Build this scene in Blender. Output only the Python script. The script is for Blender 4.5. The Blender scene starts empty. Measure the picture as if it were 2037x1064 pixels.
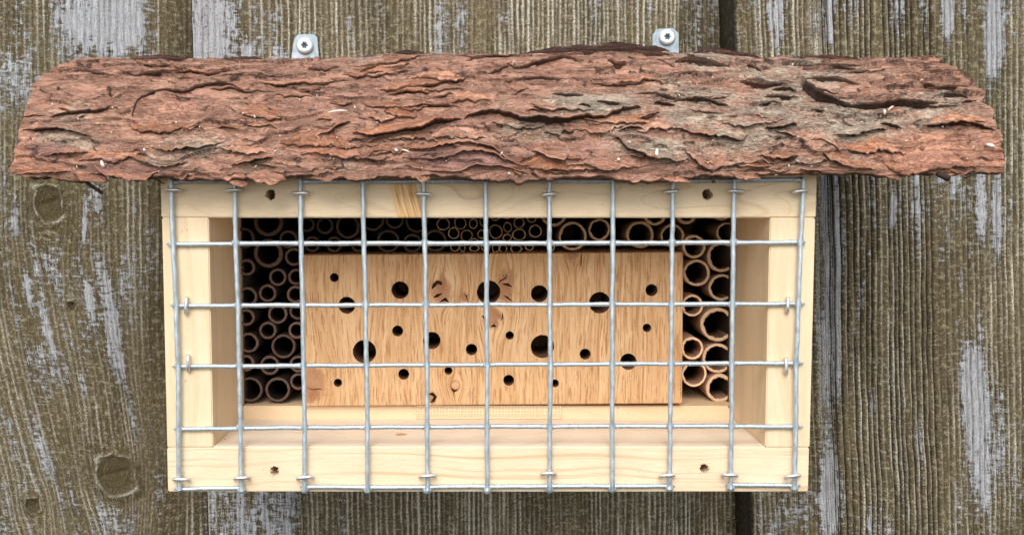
import bpy, bmesh, math, random
import numpy as np
from mathutils import Vector, Matrix, Euler

random.seed(7)
rng = np.random.default_rng(7)
root_x = 0.0
scene = bpy.context.scene
COL = scene.collection
R = math.radians

# ------------------------------------------------------------------ camera
# all lengths in metres; the box front is the plane Y = 0, the fence stands behind it (+Y)
F_PX, PPX, PPY, PITCH, DIST, CAM_Z = 1900.0, 955.0, 532.0, R(4.0), 0.390, 1.30
cam_data = bpy.data.cameras.new('camera')
cam_data.sensor_fit = 'HORIZONTAL'
cam_data.sensor_width = 36.0
cam_data.lens = F_PX / 2037.0 * 36.0
cam_data.shift_x = (1018.5 - PPX) / 2037.0
cam_data.clip_start = 0.01
cam_data.clip_end = 100.0
cam = bpy.data.objects.new('camera', cam_data)
COL.objects.link(cam)
cam.location = (0.0, -DIST, CAM_Z)
cam.rotation_euler = (R(90) - PITCH, 0, 0)
scene.camera = cam

# ------------------------------------------------------------------ sky and sun (bright overcast)
world = bpy.data.worlds.new('World')
scene.world = world
world.use_nodes = True
wn = world.node_tree.nodes
wl = world.node_tree.links
sky = wn.new('ShaderNodeTexSky')
sky.sky_type = 'NISHITA'
sky.sun_disc = False
SUN_EL, SUN_AZ = R(40), R(187)
sky.sun_elevation = SUN_EL
sky.sun_rotation = SUN_AZ
sky.air_density = 1.0
sky.dust_density = 0.8
sky.ozone_density = 1.0
hs = wn.new('ShaderNodeHueSaturation')
hs.inputs['Saturation'].default_value = 0.35
wl.new(sky.outputs[0], hs.inputs['Color'])
wl.new(hs.outputs[0], wn['Background'].inputs['Color'])
wn['Background'].inputs['Strength'].default_value = 0.12
sun_d = bpy.data.lights.new('sun', 'SUN')
sun_d.energy = 1.5
sun_d.angle = R(34)
sun_d.color = (1.0, 0.95, 0.88)
sun = bpy.data.objects.new('sun', sun_d)
COL.objects.link(sun)
sd = Vector((math.sin(SUN_AZ) * math.cos(SUN_EL), math.cos(SUN_AZ) * math.cos(SUN_EL), math.sin(SUN_EL)))
sun.rotation_euler = sd.to_track_quat('Z', 'Y').to_euler()
scene.view_settings.view_transform = 'Standard'
scene.view_settings.look = 'None'
scene.view_settings.exposure = 0.97
scene.view_settings.gamma = 1.0

# ------------------------------------------------------------------ helpers
SP, CP = math.sin(PITCH), math.cos(PITCH)


def P(px, py, Y=0.0):
    """world point on the plane Y seen at photo pixel px, py"""
    xc, yc = (px - PPX) / F_PX, -(py - PPY) / F_PX
    dy, dz = CP + yc * SP, -SP + yc * CP
    k = (Y + DIST) / dy
    return Vector((xc * k, Y, CAM_Z + dz * k))


def proj(X, Y, Z):
    dy, dz = Y + DIST, Z - CAM_Z
    dep = dy * CP - dz * SP
    up = dy * SP + dz * CP
    return PPX + X / dep * F_PX, PPY - up / dep * F_PX


def PXM(Y=0.0):
    return (Y + DIST) / F_PX


def tag(o, label=None, cat=None, group=None, kind=None):
    for k, v in (('label', label), ('category', cat), ('group', group), ('kind', kind)):
        if v:
            o[k] = v
    return o


def empty(name, loc):
    o = bpy.data.objects.new(name, None)
    o.location = loc
    o.empty_display_size = 0.02
    COL.objects.link(o)
    return o


def root_loc(p):
    v = Vector((0, 0, 0))
    while p is not None:
        v += Vector(p.location)
        p = p.parent
    return v


def link(name, me, mat, parent=None, smooth=False, origin=None):
    """link a mesh written in world coordinates, under parent or with its own origin"""
    off = root_loc(parent) if parent else Vector(origin if origin is not None else (0, 0, 0))
    me.transform(Matrix.Translation(-off))
    o = bpy.data.objects.new(name, me)
    if parent:
        o.parent = parent
    else:
        o.location = off
    if mat:
        me.materials.append(mat)
    me.polygons.foreach_set('use_smooth', np.full(len(me.polygons), smooth))
    COL.objects.link(o)
    return o


def mesh_np(name, verts, quads):
    verts = np.asarray(verts, dtype=np.float32).reshape(-1, 3)
    quads = np.asarray(quads, dtype=np.int32).reshape(-1, 4)
    me = bpy.data.meshes.new(name)
    me.vertices.add(len(verts))
    me.vertices.foreach_set('co', verts.ravel())
    me.loops.add(len(quads) * 4)
    me.loops.foreach_set('vertex_index', quads.ravel())
    me.polygons.add(len(quads))
    me.polygons.foreach_set('loop_start', np.arange(0, len(quads) * 4, 4, dtype=np.int32))
    me.update(calc_edges=True)
    return me


def attr_f(me, name, vals):
    a = me.attributes.new(name, 'FLOAT', 'POINT')
    a.data.foreach_set('value', np.asarray(vals, dtype=np.float32).ravel())


def attr_v(me, name, vals):
    a = me.attributes.new(name, 'FLOAT_VECTOR', 'POINT')
    a.data.foreach_set('vector', np.asarray(vals, dtype=np.float32).ravel())


def grid_quads(nr, nc, wrap=False):
    r = np.arange(nr - 1)[:, None]
    c = np.arange(nc if wrap else nc - 1)[None, :]
    c2 = (c + 1) % nc
    q = np.stack([r * nc + c, r * nc + c2, (r + 1) * nc + c2, (r + 1) * nc + c], -1)
    return q.reshape(-1, 4)


def bm_mesh(name, bm):
    me = bpy.data.meshes.new(name)
    bmesh.ops.recalc_face_normals(bm, faces=bm.faces)
    bm.to_mesh(me)
    bm.free()
    return me


def box_bm(x0, x1, y0, y1, z0, z1, bevel=0.0, seg=2):
    bm = bmesh.new()
    bmesh.ops.create_cube(bm, size=1.0)
    for v in bm.verts:
        v.co = ((x0 + x1) / 2 + v.co.x * (x1 - x0), (y0 + y1) / 2 + v.co.y * (y1 - y0), (z0 + z1) / 2 + v.co.z * (z1 - z0))
    if bevel:
        bmesh.ops.bevel(bm, geom=list(bm.edges), offset=bevel, segments=seg, affect='EDGES')
    return bm


def sweep(points, radii, sides=10, caps=True, flat=1.0):
    """tube along points (list of Vector); returns verts, quads"""
    pts = [Vector(p) for p in points]
    n = len(pts)
    vs, qs = [], []
    prev = None
    for i, p in enumerate(pts):
        t = (pts[min(i + 1, n - 1)] - pts[max(i - 1, 0)]).normalized()
        if prev is None:
            ref = Vector((0, 1, 0)) if abs(t.y) < 0.9 else Vector((1, 0, 0))
            a = t.cross(ref).normalized()
        else:
            a = (prev - t * prev.dot(t)).normalized()
        prev = a
        b = t.cross(a).normalized()
        r = radii[i] if hasattr(radii, '__len__') else radii
        for k in range(sides):
            an = 2 * math.pi * k / sides
            vs.append(p + a * (math.cos(an) * r) + b * (math.sin(an) * r * flat))
    for i in range(n - 1):
        for k in range(sides):
            k2 = (k + 1) % sides
            qs.append((i * sides + k, i * sides + k2, (i + 1) * sides + k2, (i + 1) * sides + k))
    if caps:
        for i, s in ((0, 1), (n - 1, -1)):
            c = len(vs)
            vs.append(pts[i])
            for k in range(0, sides, 2):
                k2, k3 = (k + 1) % sides, (k + 2) % sides
                f = (c, i * sides + k3, i * sides + k2, i * sides + k)
                qs.append(f if s > 0 else f[::-1])
    return vs, qs


class MB:
    def __init__(self):
        self.v, self.q = [], []

    def add(self, vs, qs):
        o = len(self.v)
        self.v += [tuple(v) for v in vs]
        self.q += [tuple(i + o for i in f) for f in qs]

    def mesh(self, name):
        me = bpy.data.meshes.new(name)
        me.from_pydata(self.v, [], self.q)
        me.validate()
        me.update()
        return me


# ------------------------------------------------------------------ numpy noise
def _hash(ix, iy, seed):
    h = (ix.astype(np.int64) * 374761393 + iy.astype(np.int64) * 668265263 + seed * 974634777) & 0xFFFFFFFF
    h = ((h ^ (h >> 13)) * 1274126177) & 0xFFFFFFFF
    h = ((h ^ (h >> 16)) * 2246822519) & 0xFFFFFFFF
    return ((h ^ (h >> 15)) & 0xFFFF) / 65535.0


def vnoise(x, y, seed=0):
    x, y = np.broadcast_arrays(np.asarray(x, float), np.asarray(y, float))
    ix, iy = np.floor(x), np.floor(y)
    fx, fy = x - ix, y - iy
    fx = fx * fx * fx * (fx * (fx * 6 - 15) + 10)
    fy = fy * fy * fy * (fy * (fy * 6 - 15) + 10)
    a, b = _hash(ix, iy, seed), _hash(ix + 1, iy, seed)
    c, d = _hash(ix, iy + 1, seed), _hash(ix + 1, iy + 1, seed)
    return (a + (b - a) * fx) * (1 - fy) + (c + (d - c) * fx) * fy


def fbm(x, y, seed=0, octv=4, gain=0.5):
    s, a, t = 0.0, 1.0, 0.0
    for o in range(octv):
        s = s + a * vnoise(x * 2 ** o + 17.3 * o, y * 2 ** o - 9.1 * o, seed + o)
        t += a
        a *= gain
    return s / t


def sstep(a, b, x):
    t = np.clip((x - a) / (b - a), 0, 1)
    return t * t * (3 - 2 * t)


# ------------------------------------------------------------------ node helpers
class NT:
    def __init__(self, name):
        self.m = bpy.data.materials.new(name)
        self.m.use_nodes = True
        self.t = self.m.node_tree
        self.bsdf = self.t.nodes['Principled BSDF']

    def n(self, kind, **kw):
        nd = self.t.nodes.new(kind)
        for k, v in kw.items():
            setattr(nd, k, v)
        return nd

    def put(self, sock, v):
        if hasattr(v, 'is_output'):
            self.t.links.new(v, sock)
        elif v is not None:
            if isinstance(v, (tuple, list)) and len(v) == 3 and sock.type == 'RGBA':
                v = (*v, 1.0)
            sock.default_value = v

    def math(self, op, a, b=None, c=None, clamp=False):
        nd = self.n('ShaderNodeMath', operation=op, use_clamp=clamp)
        for i, v in enumerate((a, b, c)):
            self.put(nd.inputs[i], v)
        return nd.outputs[0]

    def mix(self, f, a, b, blend='MIX'):
        nd = self.n('ShaderNodeMix', data_type='RGBA', blend_type=blend)
        self.put(nd.inputs[0], f)
        self.put(nd.inputs[6], a)
        self.put(nd.inputs[7], b)
        return nd.outputs[2]

    def comb(self, x, y, z):
        nd = self.n('ShaderNodeCombineXYZ')
        for i, v in enumerate((x, y, z)):
            self.put(nd.inputs[i], v)
        return nd.outputs[0]

    def sep(self, v):
        nd = self.n('ShaderNodeSeparateXYZ')
        self.put(nd.inputs[0], v)
        return nd.outputs

    def noise(self, vec, scale=1.0, detail=3.0, rough=0.5, dist=0.0):
        nd = self.n('ShaderNodeTexNoise')
        self.put(nd.inputs['Vector'], vec)
        nd.inputs['Scale'].default_value = scale
        nd.inputs['Detail'].default_value = detail
        nd.inputs['Roughness'].default_value = rough
        nd.inputs['Distortion'].default_value = dist
        return nd.outputs[0]

    def rng(self, v, a, b, c=0.0, d=1.0, smooth=False):
        nd = self.n('ShaderNodeMapRange', interpolation_type='SMOOTHSTEP' if smooth else 'LINEAR')
        self.put(nd.inputs[0], v)
        for i, x in enumerate((a, b, c, d)):
            self.put(nd.inputs[i + 1], x)
        return nd.outputs[0]

    def attr(self, name, what=2):
        return self.n('ShaderNodeAttribute', attribute_name=name).outputs[what]

    def obj(self):
        return self.n('ShaderNodeTexCoord').outputs['Object']

    def scale(self, v, sx, sy, sz, off=None):
        nd = self.n('ShaderNodeMapping')
        self.put(nd.inputs[0], v)
        nd.inputs['Scale'].default_value = (sx, sy, sz)
        if off is not None:
            self.put(nd.inputs['Location'], off)
        return nd.outputs[0]

    def rand(self):
        return self.n('ShaderNodeObjectInfo').outputs['Random']

    def bump(self, h, dist, strength=1.0, prev=None):
        nd = self.n('ShaderNodeBump')
        nd.inputs['Strength'].default_value = strength
        nd.inputs['Distance'].default_value = dist
        self.put(nd.inputs['Height'], h)
        if prev is not None:
            self.put(nd.inputs['Normal'], prev)
        return nd.outputs[0]

    def done(self, color, rough=0.7, normal=None, metal=0.0, spec=0.3):
        self.put(self.bsdf.inputs['Base Color'], color)
        self.put(self.bsdf.inputs['Roughness'], rough)
        self.put(self.bsdf.inputs['Metallic'], metal)
        self.put(self.bsdf.inputs['Specular IOR Level'], spec)
        if normal is not None:
            self.put(self.bsdf.inputs['Normal'], normal)
        return self.m


# ------------------------------------------------------------------ materials
def pine(name, light, dark, along='x', line=0.5, freq=420.0, wander=0.5, patch=False):
    """planed softwood; growth lines run along one axis"""
    k = NT(name)
    x, y, z = k.sep(k.obj())
    r = k.math('MULTIPLY', k.rand(), 7.0)
    u, w = (x, k.math('ADD', z, k.math('MULTIPLY', y, 0.35))) if along == 'x' else (z, k.math('ADD', x, k.math('MULTIPLY', y, 0.8)))
    if along == 'y':
        u, w = y, k.math('ADD', x, k.math('MULTIPLY', z, 0.5))
    w = k.math('ADD', w, r)
    low = k.noise(k.comb(k.math('MULTIPLY', u, 9.0), k.math('MULTIPLY', w, 30.0), r), 1.0, 2.0)
    ring = k.math('ADD', k.math('MULTIPLY', w, freq), k.math('MULTIPLY', low, 14.0 * wander))
    n1 = k.noise(k.comb(ring, k.math('MULTIPLY', u, 6.0), r), 0.9, 2.0, 0.6)
    lines = k.rng(n1, 0.50, 0.66, 0, 1, True)
    big = k.noise(k.comb(k.math('MULTIPLY', u, 14.0), k.math('MULTIPLY', w, 50.0), r), 1.0, 3.0)
    pore = k.noise(k.comb(k.math('MULTIPLY', u, 160.0), k.math('MULTIPLY', w, 2600.0), k.math('MULTIPLY', y, 900.0)), 1.0, 3.0, 0.6)
    fuzz = k.noise(k.obj(), 1500.0, 3.0, 0.6)
    f = k.math('MULTIPLY', lines, k.rng(big, 0.3, 0.7, 0.25 * line, line))
    c = k.mix(f, light, dark)
    c = k.mix(k.math('MULTIPLY', k.rng(pore, 0.50, 0.70), 0.35), c, dark)
    tint = k.noise(k.comb(k.math('MULTIPLY', u, 40.0), k.math('MULTIPLY', w, 90.0), r), 1.0, 4.0, 0.6)
    c = k.mix(k.rng(tint, 0.35, 0.68, 0.0, 0.38), c, k.mix(0.6, light, dark))
    c = k.mix(k.math('MULTIPLY', k.rng(big, 0.45, 0.75), 0.3), c, k.mix(0.5, light, (0.80, 0.62, 0.40)))
    if patch:      # a scar of orange, steeply slanted grain in the top rail
        xa, xb = P(778, 400).x - root_x, P(836, 400).x - root_x
        sl = k.math('SUBTRACT', x, k.math('MULTIPLY', z, -0.28))
        st_ = k.noise(k.comb(k.math('MULTIPLY', sl, 1100.0), k.math('MULTIPLY', z, 60.0), 0.0), 1.0, 3.0, 0.6)
        zo = (P(806, 400).z - ZB) * 0.28
        mk = k.math('MULTIPLY', k.rng(k.math('SUBTRACT', sl, zo), xa, xa + 0.0016, 0, 1, True), k.rng(k.math('SUBTRACT', sl, zo), xb - 0.0008, xb + 0.0004, 1, 0, True))
        c = k.mix(mk, c, k.mix(k.rng(st_, 0.42, 0.62), (0.78, 0.53, 0.27), (0.50, 0.25, 0.09)))
        ed = k.math('MULTIPLY', k.rng(k.math('ABSOLUTE', k.math('SUBTRACT', k.math('SUBTRACT', sl, zo), xb)), 0.0, 0.0006, 1, 0), mk)
        c = k.mix(ed, c, (0.16, 0.07, 0.03))
    speck = k.noise(k.obj(), 420.0, 1.0)
    c = k.mix(k.math('MULTIPLY', k.rng(speck, 0.76, 0.80), 0.35), c, (0.35, 0.2, 0.09))
    h = k.math('ADD', k.math('MULTIPLY', pore, 0.6), k.math('ADD', k.math('MULTIPLY', fuzz, 0.5), k.math('MULTIPLY', lines, -0.25)))
    return k.done(c, k.rng(big, 0.3, 0.7, 0.55, 0.72), k.bump(h, 0.00022, 0.6), spec=0.35)


M = {}
M['pine_x'] = pine('pine_boards', (0.77, 0.615, 0.43), (0.52, 0.34, 0.185), 'x', 0.95, 520.0, 0.8)
M['pine_floor_brightened'] = pine('pine_floor_brightened', (0.86, 0.745, 0.60), (0.66, 0.49, 0.34), 'x', 0.6, 300.0, 0.7)  # paler than the boards: brighter light on the floor is put into the colour
M['pine_z'] = pine('pine_uprights', (0.75, 0.605, 0.41), (0.54, 0.37, 0.205), 'z', 0.5, 260.0, 0.4)
M['pine_strip'] = pine('pine_strip', (0.76, 0.58, 0.38), (0.56, 0.36, 0.19), 'x', 0.45, 260.0, 1.2)
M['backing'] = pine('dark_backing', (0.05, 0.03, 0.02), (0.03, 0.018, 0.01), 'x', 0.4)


def galvanised(name, c1, c2, rough=0.5, metal=0.55):
    k = NT(name)
    o = k.obj()
    n1 = k.noise(k.scale(o, 900, 900, 300), 1.0, 4.0, 0.6)
    n2 = k.noise(o, 160.0, 3.0)
    streak = k.noise(k.scale(o, 3000, 3000, 120), 1.0, 3.0, 0.65)
    c = k.mix(k.rng(n1, 0.35, 0.65), c1, c2)
    c = k.mix(k.math('MULTIPLY', k.rng(streak, 0.56, 0.68), 0.45), c, (0.20, 0.23, 0.25))
    c = k.mix(k.math('MULTIPLY', k.rng(n2, 0.5, 0.8), 0.3), c, (0.66, 0.70, 0.72))
    return k.done(c, k.rng(n1, 0.3, 0.7, rough, rough + 0.2), k.bump(k.math('ADD', n1, k.math('MULTIPLY', streak, 0.7)), 0.00025, 0.7), metal=metal, spec=0.5)


M['zinc'] = galvanised('galvanised_wire', (0.40, 0.475, 0.525), (0.58, 0.65, 0.69), 0.42, 0.65)
M['staple'] = galvanised('staple_steel', (0.70, 0.70, 0.68), (0.82, 0.82, 0.80), 0.3, 0.75)
M['plate'] = galvanised('zinc_plate', (0.22, 0.26, 0.29), (0.33, 0.38, 0.42), 0.34, 0.9)
M['screw'] = galvanised('zinc_screw', (0.70, 0.74, 0.76), (0.80, 0.83, 0.85), 0.30, 0.6)
k = NT('recess_steel')
M['recess'] = k.done((0.07, 0.10, 0.11), 0.5, metal=0.5)


def tube_mat(name, c1, c2, edge):
    k = NT(name)
    o = k.obj()
    r = k.rand()
    n1 = k.noise(o, 700.0, 4.0, 0.6)
    n2 = k.noise(k.scale(o, 1800, 120, 1800), 1.0, 3.0, 0.6)
    c = k.mix(n1, c1, c2)
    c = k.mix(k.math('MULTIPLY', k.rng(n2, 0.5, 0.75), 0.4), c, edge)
    hsv = k.n('ShaderNodeHueSaturation')
    k.put(hsv.inputs['Value'], k.rng(r, 0, 1, 0.8, 1.2))
    k.put(hsv.inputs['Color'], c)
    return k.done(hsv.outputs[0], 0.75, k.bump(k.math('ADD', n1, n2), 0.0003, 0.6), spec=0.25)


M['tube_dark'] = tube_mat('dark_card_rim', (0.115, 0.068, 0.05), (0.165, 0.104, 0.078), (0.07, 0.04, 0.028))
M['tube_dark_wall'] = tube_mat('dark_card_shaded_wall', (0.020, 0.012, 0.009), (0.032, 0.019, 0.015), (0.012, 0.008, 0.006))  # card sides darkened, with the shade of the gaps put into the colour
M['tube_sooty_wall'] = tube_mat('sooty_wall', (0.018, 0.011, 0.009), (0.026, 0.017, 0.013), (0.012, 0.008, 0.006))  # same gap shade painted into the sides of the darkest tubes
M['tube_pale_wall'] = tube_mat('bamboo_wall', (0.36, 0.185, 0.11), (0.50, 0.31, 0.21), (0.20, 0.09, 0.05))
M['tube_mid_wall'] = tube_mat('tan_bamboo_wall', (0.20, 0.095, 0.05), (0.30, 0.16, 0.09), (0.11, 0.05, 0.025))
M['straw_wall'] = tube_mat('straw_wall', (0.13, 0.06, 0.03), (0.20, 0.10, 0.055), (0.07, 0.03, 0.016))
M['tube_sooty'] = tube_mat('sooty_tube', (0.08, 0.050, 0.037), (0.115, 0.075, 0.055), (0.04, 0.025, 0.019))
M['tube_pale'] = tube_mat('pale_bamboo', (0.74, 0.49, 0.30), (0.84, 0.61, 0.41), (0.54, 0.31, 0.17))
M['tube_mid'] = tube_mat('tan_bamboo', (0.52, 0.36, 0.20), (0.64, 0.46, 0.28), (0.36, 0.22, 0.11))
M['straw'] = tube_mat('brown_straw', (0.40, 0.25, 0.13), (0.55, 0.36, 0.20), (0.24, 0.13, 0.06))

# ------------------------------------------------------------------ fence
FENCE_Y = 0.1215
LAP = 0.036


def recess(f):
    return LAP * (0.25 * f + 0.75 * sstep(0.78, 0.95, f))


def fence_material():
    k = NT('weathered_fence_wood')
    st = k.sep(k.attr('st', 1))
    s, t = st[0], st[1]            # metres across / down the board, following the grain
    ridge, silver, groove, knot = (k.attr(a) for a in ('ridge', 'silver', 'groove', 'knot'))
    o = k.obj()
    g = k.comb(k.math('MULTIPLY', s, 1000.0), k.math('MULTIPLY', t, 1000.0), 0.0)   # mm
    weave = k.noise(k.scale(g, 0.38, 0.33, 1), 1.0, 5.0, 0.66, 0.4)
    fine = k.noise(k.scale(g, 1.6, 0.9, 1), 1.0, 4.0, 0.65, 0.3)
    fibre = k.noise(k.scale(g, 3.2, 0.12, 1), 1.0, 4.0, 0.6)
    broad = k.noise(k.scale(g, 0.035, 0.012, 1), 1.0, 3.0, 0.55)
    ladder = k.noise(k.scale(g, 0.18, 0.75, 1), 1.0, 3.0, 0.6, 0.5)
    base = k.mix(k.rng(broad, 0.35, 0.65), (0.050, 0.036, 0.015), (0.135, 0.104, 0.054))
    base = k.mix(k.rng(fibre, 0.45, 0.62, 0, 0.8), base, (0.175, 0.142, 0.080))
    blot = k.math('MULTIPLY', k.rng(weave, 0.48, 0.58, 0, 1, True), k.rng(ladder, 0.42, 0.56, 0.1, 1))
    base = k.mix(k.math('MULTIPLY', blot, 0.85), base, (0.33, 0.28, 0.175))
    base = k.mix(k.rng(fine, 0.50, 0.40, 0, 0.75), base, (0.040, 0.029, 0.014))
    rc = k.mix(k.rng(fine, 0.40, 0.60), (0.36, 0.325, 0.235), (0.66, 0.63, 0.54))
    rm = k.math('MULTIPLY', ridge, k.rng(k.math('ADD', fine, k.math('MULTIPLY', ladder, 0.5)), 0.62, 0.78, 0.4, 1.15), clamp=True)
    c = k.mix(rm, base, rc)
    sm = k.math('ADD', silver, k.math('MULTIPLY', k.math('SUBTRACT', weave, 0.5), 1.3))
    sm = k.math('ADD', sm, k.math('MULTIPLY', k.math('SUBTRACT', fibre, 0.5), 1.3))
    sm = k.math('ADD', sm, k.math('MULTIPLY', k.math('SUBTRACT', ladder, 0.5), 1.25))
    sm = k.rng(sm, 0.42, 0.68, 0, 0.95, True)
    sc = k.mix(k.rng(fibre, 0.40, 0.60), (0.31, 0.32, 0.34), (0.55, 0.57, 0.61))
    sc = k.mix(k.rng(fine, 0.52, 0.40, 0, 0.6), sc, (0.21, 0.205, 0.20))
    c = k.mix(k.math('MULTIPLY', sm, k.rng(groove, 0, 1, 0.95, 0.2)), c, sc)
    c = k.mix(k.math('MULTIPLY', groove, k.rng(fine, 0.35, 0.6, 1.0, 0.75), clamp=True), c, (0.016, 0.014, 0.013))
    kc = k.mix(k.rng(fine, 0.40, 0.60), (0.026, 0.019, 0.008), (0.120, 0.092, 0.044))
    c = k.mix(k.math('MULTIPLY', knot, 0.92), c, kc)
    h = k.math('ADD', k.math('MULTIPLY', weave, 0.6), k.math('ADD', fine, k.math('MULTIPLY', fibre, 0.9)))
    h = k.math('ADD', h, k.math('MULTIPLY', sm, 0.5))
    return k.done(c, 0.85, k.bump(h, 0.0006, 0.9), spec=0.2)


M['fence'] = fence_material()


def fence_board(name, root, edge0, edge1, width, seed, ridges, blobs, knots, sil_bias, groove_amt, zones=(), stripe=(0, 0, 0), lean=None, groove_zone=None):
    """edge0/edge1: the photo pixels the proud left edge passes through (plane FENCE_Y)"""
    a, b = P(*edge0, FENCE_Y), P(*edge1, FENCE_Y)
    slope = (b.x - a.x) / (b.z - a.z)
    xl = lambda z: a.x + (z - a.z) * slope
    ztop, zbot = P(1000, -40, FENCE_Y + LAP).z, P(1000, 1104, FENCE_Y).z
    zz = np.concatenate([np.linspace(1.85, ztop + 0.01, 14), np.arange(ztop, zbot, -0.0011), np.linspace(zbot - 0.004, 0.0, 14)])
    ss = np.arange(0.0, width, 0.0005)
    S, Z = np.meshgrid(ss, zz)
    s_mm, t_mm = S * 1000, (CAM_Z - Z) * 1000

    def to_st(px, py):
        q = P(px, py, FENCE_Y + 0.15 * LAP)
        q = P(px, py, FENCE_Y + float(recess(min(max((q.x - xl(q.z)) / width, 0), 1))))
        return (q.x - xl(q.z)) * 1000, (CAM_Z - q.z) * 1000
    G = s_mm + 3.0 * (fbm(t_mm / 90.0, s_mm / 60.0, seed, 3) - 0.5) + 0.9 * (fbm(t_mm / 16.0, s_mm / 9.0, seed + 3, 3) - 0.5)
    if lean:
        s1, s2, t1, t2 = (to_st(*lean[0])[0], to_st(*lean[1])[0], to_st(*lean[0])[1], to_st(*lean[1])[1])
        G = G - lean[2] * sstep(t1, t2 * 1.25 - 0.25 * t1, t_mm) * (1 - sstep(s1, s2, s_mm))
    KN = np.zeros_like(S)
    TT = t_mm.copy()
    KH = np.zeros_like(S)
    KR = np.zeros_like(S)
    for (px, py, rx, ry, swirl) in knots:
        ks, kt = to_st(px, py)
        rx, ry = rx * PXM(FENCE_Y) * 1000, ry * PXM(FENCE_Y) * 1000
        dx, dy = s_mm - ks, t_mm - kt
        wob = 1 + 0.75 * (fbm(dx / rx * 0.9 + 5, dy / ry * 0.9 + seed, seed + 9, 3) - 0.5)
        rho2 = (dx / rx) ** 2 + (dy / (ry * swirl)) ** 2
        rho = np.sqrt((dx / rx) ** 2 + (dy / ry) ** 2) * wob
        G = G - dx * 0.86 * np.exp(-0.42 * rho2)
        ins = 1 - sstep(0.85, 1.1, rho)
        ang = np.arctan2(dy, dx)
        G = np.where(rho < 1.0, ks * 3 + rho * rx * 0.9, G)
        TT = np.where(rho < 1.0, 9.0 * np.cos(ang) + 7.0 * np.sin(2 * ang + 1.0), TT)
        KN = np.maximum(KN, ins)
        KR = np.maximum(KR, (np.exp(-((rho - 1.10) / 0.07) ** 2) + 0.5 * np.exp(-((rho - 0.62) / 0.05) ** 2)) * 0.75 * sstep(0.40, 0.62, fbm(dx / 5, dy / 5, seed + 15, 3)))
        KH += ins * (-0.9 + 1.0 * rho) + 0.9 * np.exp(-((rho - 1.12) / 0.16) ** 2) - 1.2 * np.exp(-(((dy / ry) + 0.25 * dx / rx) / 0.07) ** 2) * (rho < 0.75)
        KN = np.maximum(KN, 0.75 * np.exp(-((rho - 1.35) / 0.25) ** 2) * (fbm(dx / 3, dy / 3, seed + 5, 2) * 1.4))
    # ridge table along the grain coordinate
    r_ = np.random.default_rng(seed)
    pos, wid, amp, grv = [], [], [], []
    q = -40.0
    while q < width * 1000 + 60:
        lo, hi, aa = ridges
        for z0, z1, l2, h2, a2 in zones:
            if z0 <= q < z1:
                lo, hi, aa = l2, h2, a2
        q += r_.uniform(lo, hi)
        pos.append(q)
        wid.append(r_.uniform(0.32, 0.75))
        amp.append(aa * r_.uniform(0.35, 1.0))
        gm = groove_amt if groove_zone is None or groove_zone[0] < q < groove_zone[1] else groove_zone[2]
        grv.append(gm * (r_.random() < 0.92) * r_.uniform(0.6, 1.0))
    pos, wid, amp, grv = map(np.array, (pos, wid, amp, grv))
    idx = np.clip(np.searchsorted(pos, G), 1, len(pos) - 1)
    RI = np.zeros_like(S)
    GR = np.zeros_like(S)
    brk = fbm(G / 2.0, t_mm / 24.0, seed + 21, 4)
    for d in (0, -1):
        j = idx + d
        RI = np.maximum(RI, amp[j] * np.exp(-((G - pos[j]) / wid[j]) ** 2))
        GR = np.maximum(GR, grv[j] * np.exp(-((G - pos[j] - 0.95 - 0.3 * wid[j]) / 0.46) ** 2))
    RI *= 0.35 + 0.95 * sstep(0.36, 0.62, brk)
    GR *= sstep(0.22, 0.40, fbm(G / 3.0, t_mm / 60.0, seed + 31, 3))
    SV = 0.10 + sil_bias + 0.95 * (fbm(G / 5.0, t_mm / 32.0, seed + 41, 4) - 0.5) + 0.9 * (fbm(s_mm / 45.0, t_mm / 60.0, seed + 45, 3) - 0.5)
    for (px, py, rx, ry, st) in blobs:
        bs, bt = to_st(px, py)
        rx, ry = rx * PXM(FENCE_Y) * 1000, ry * PXM(FENCE_Y) * 1000
        e = ((G - bs) / rx) ** 2 + ((t_mm - bt) / ry) ** 2
        SV += st * np.exp(-e ** 1.5)
    RI *= 0.25 + 1.0 * sstep(0.32, 0.60, fbm(G / 22.0, t_mm / 130.0, seed + 91, 3))
    SV += stripe[2] * (sstep(stripe[0] - 1.5, stripe[0] + 0.5, G) - sstep(stripe[1] - 0.5, stripe[1] + 1.0, G))
    RI = np.maximum(RI * (1 - 0.8 * KN), KR)
    SV -= 0.8 * KN
    GR = np.maximum(GR, 1.1 * (1 - sstep(0.4, 1.6, s_mm)))
    low = 1.2 * (fbm(s_mm / 45.0, t_mm / 160.0, seed + 51, 3) - 0.5)
    silv = sstep(0.45, 0.6, SV)
    Hmm = low + 1.0 * RI - 1.8 * GR + KH + 0.45 * silv + 0.55 * (fbm(G / 1.4, t_mm / 3.0, seed + 61, 3) - 0.5) + 0.25 * (fbm(s_mm / 2.5, t_mm / 1.6, seed + 71, 2) - 0.5)
    edge = np.minimum(s_mm, width * 1000 - s_mm)
    Hmm -= 3.0 * (1 - sstep(0.0, 4.0, edge)) ** 2
    X = a.x + (Z - a.z) * slope + S + 0.0006 * (1 - sstep(0, 5, s_mm)) * (fbm(t_mm / 6, s_mm * 0, seed + 81, 3) - 0.5)
    Y = FENCE_Y + recess(S / width) - Hmm * 0.001
    V = np.stack([X, Y, Z], -1)
    # back columns close the cross-section
    bl, br = V[:, :1].copy(), V[:, -1:].copy()
    bl[..., 1] = FENCE_Y + LAP + 0.006
    br[..., 1] = FENCE_Y + LAP + 0.009
    V = np.concatenate([bl, V, br], 1)
    pad = lambda A: np.concatenate([A[:, :1], A, A[:, -1:]], 1)
    nr, nc = V.shape[:2]
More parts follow.
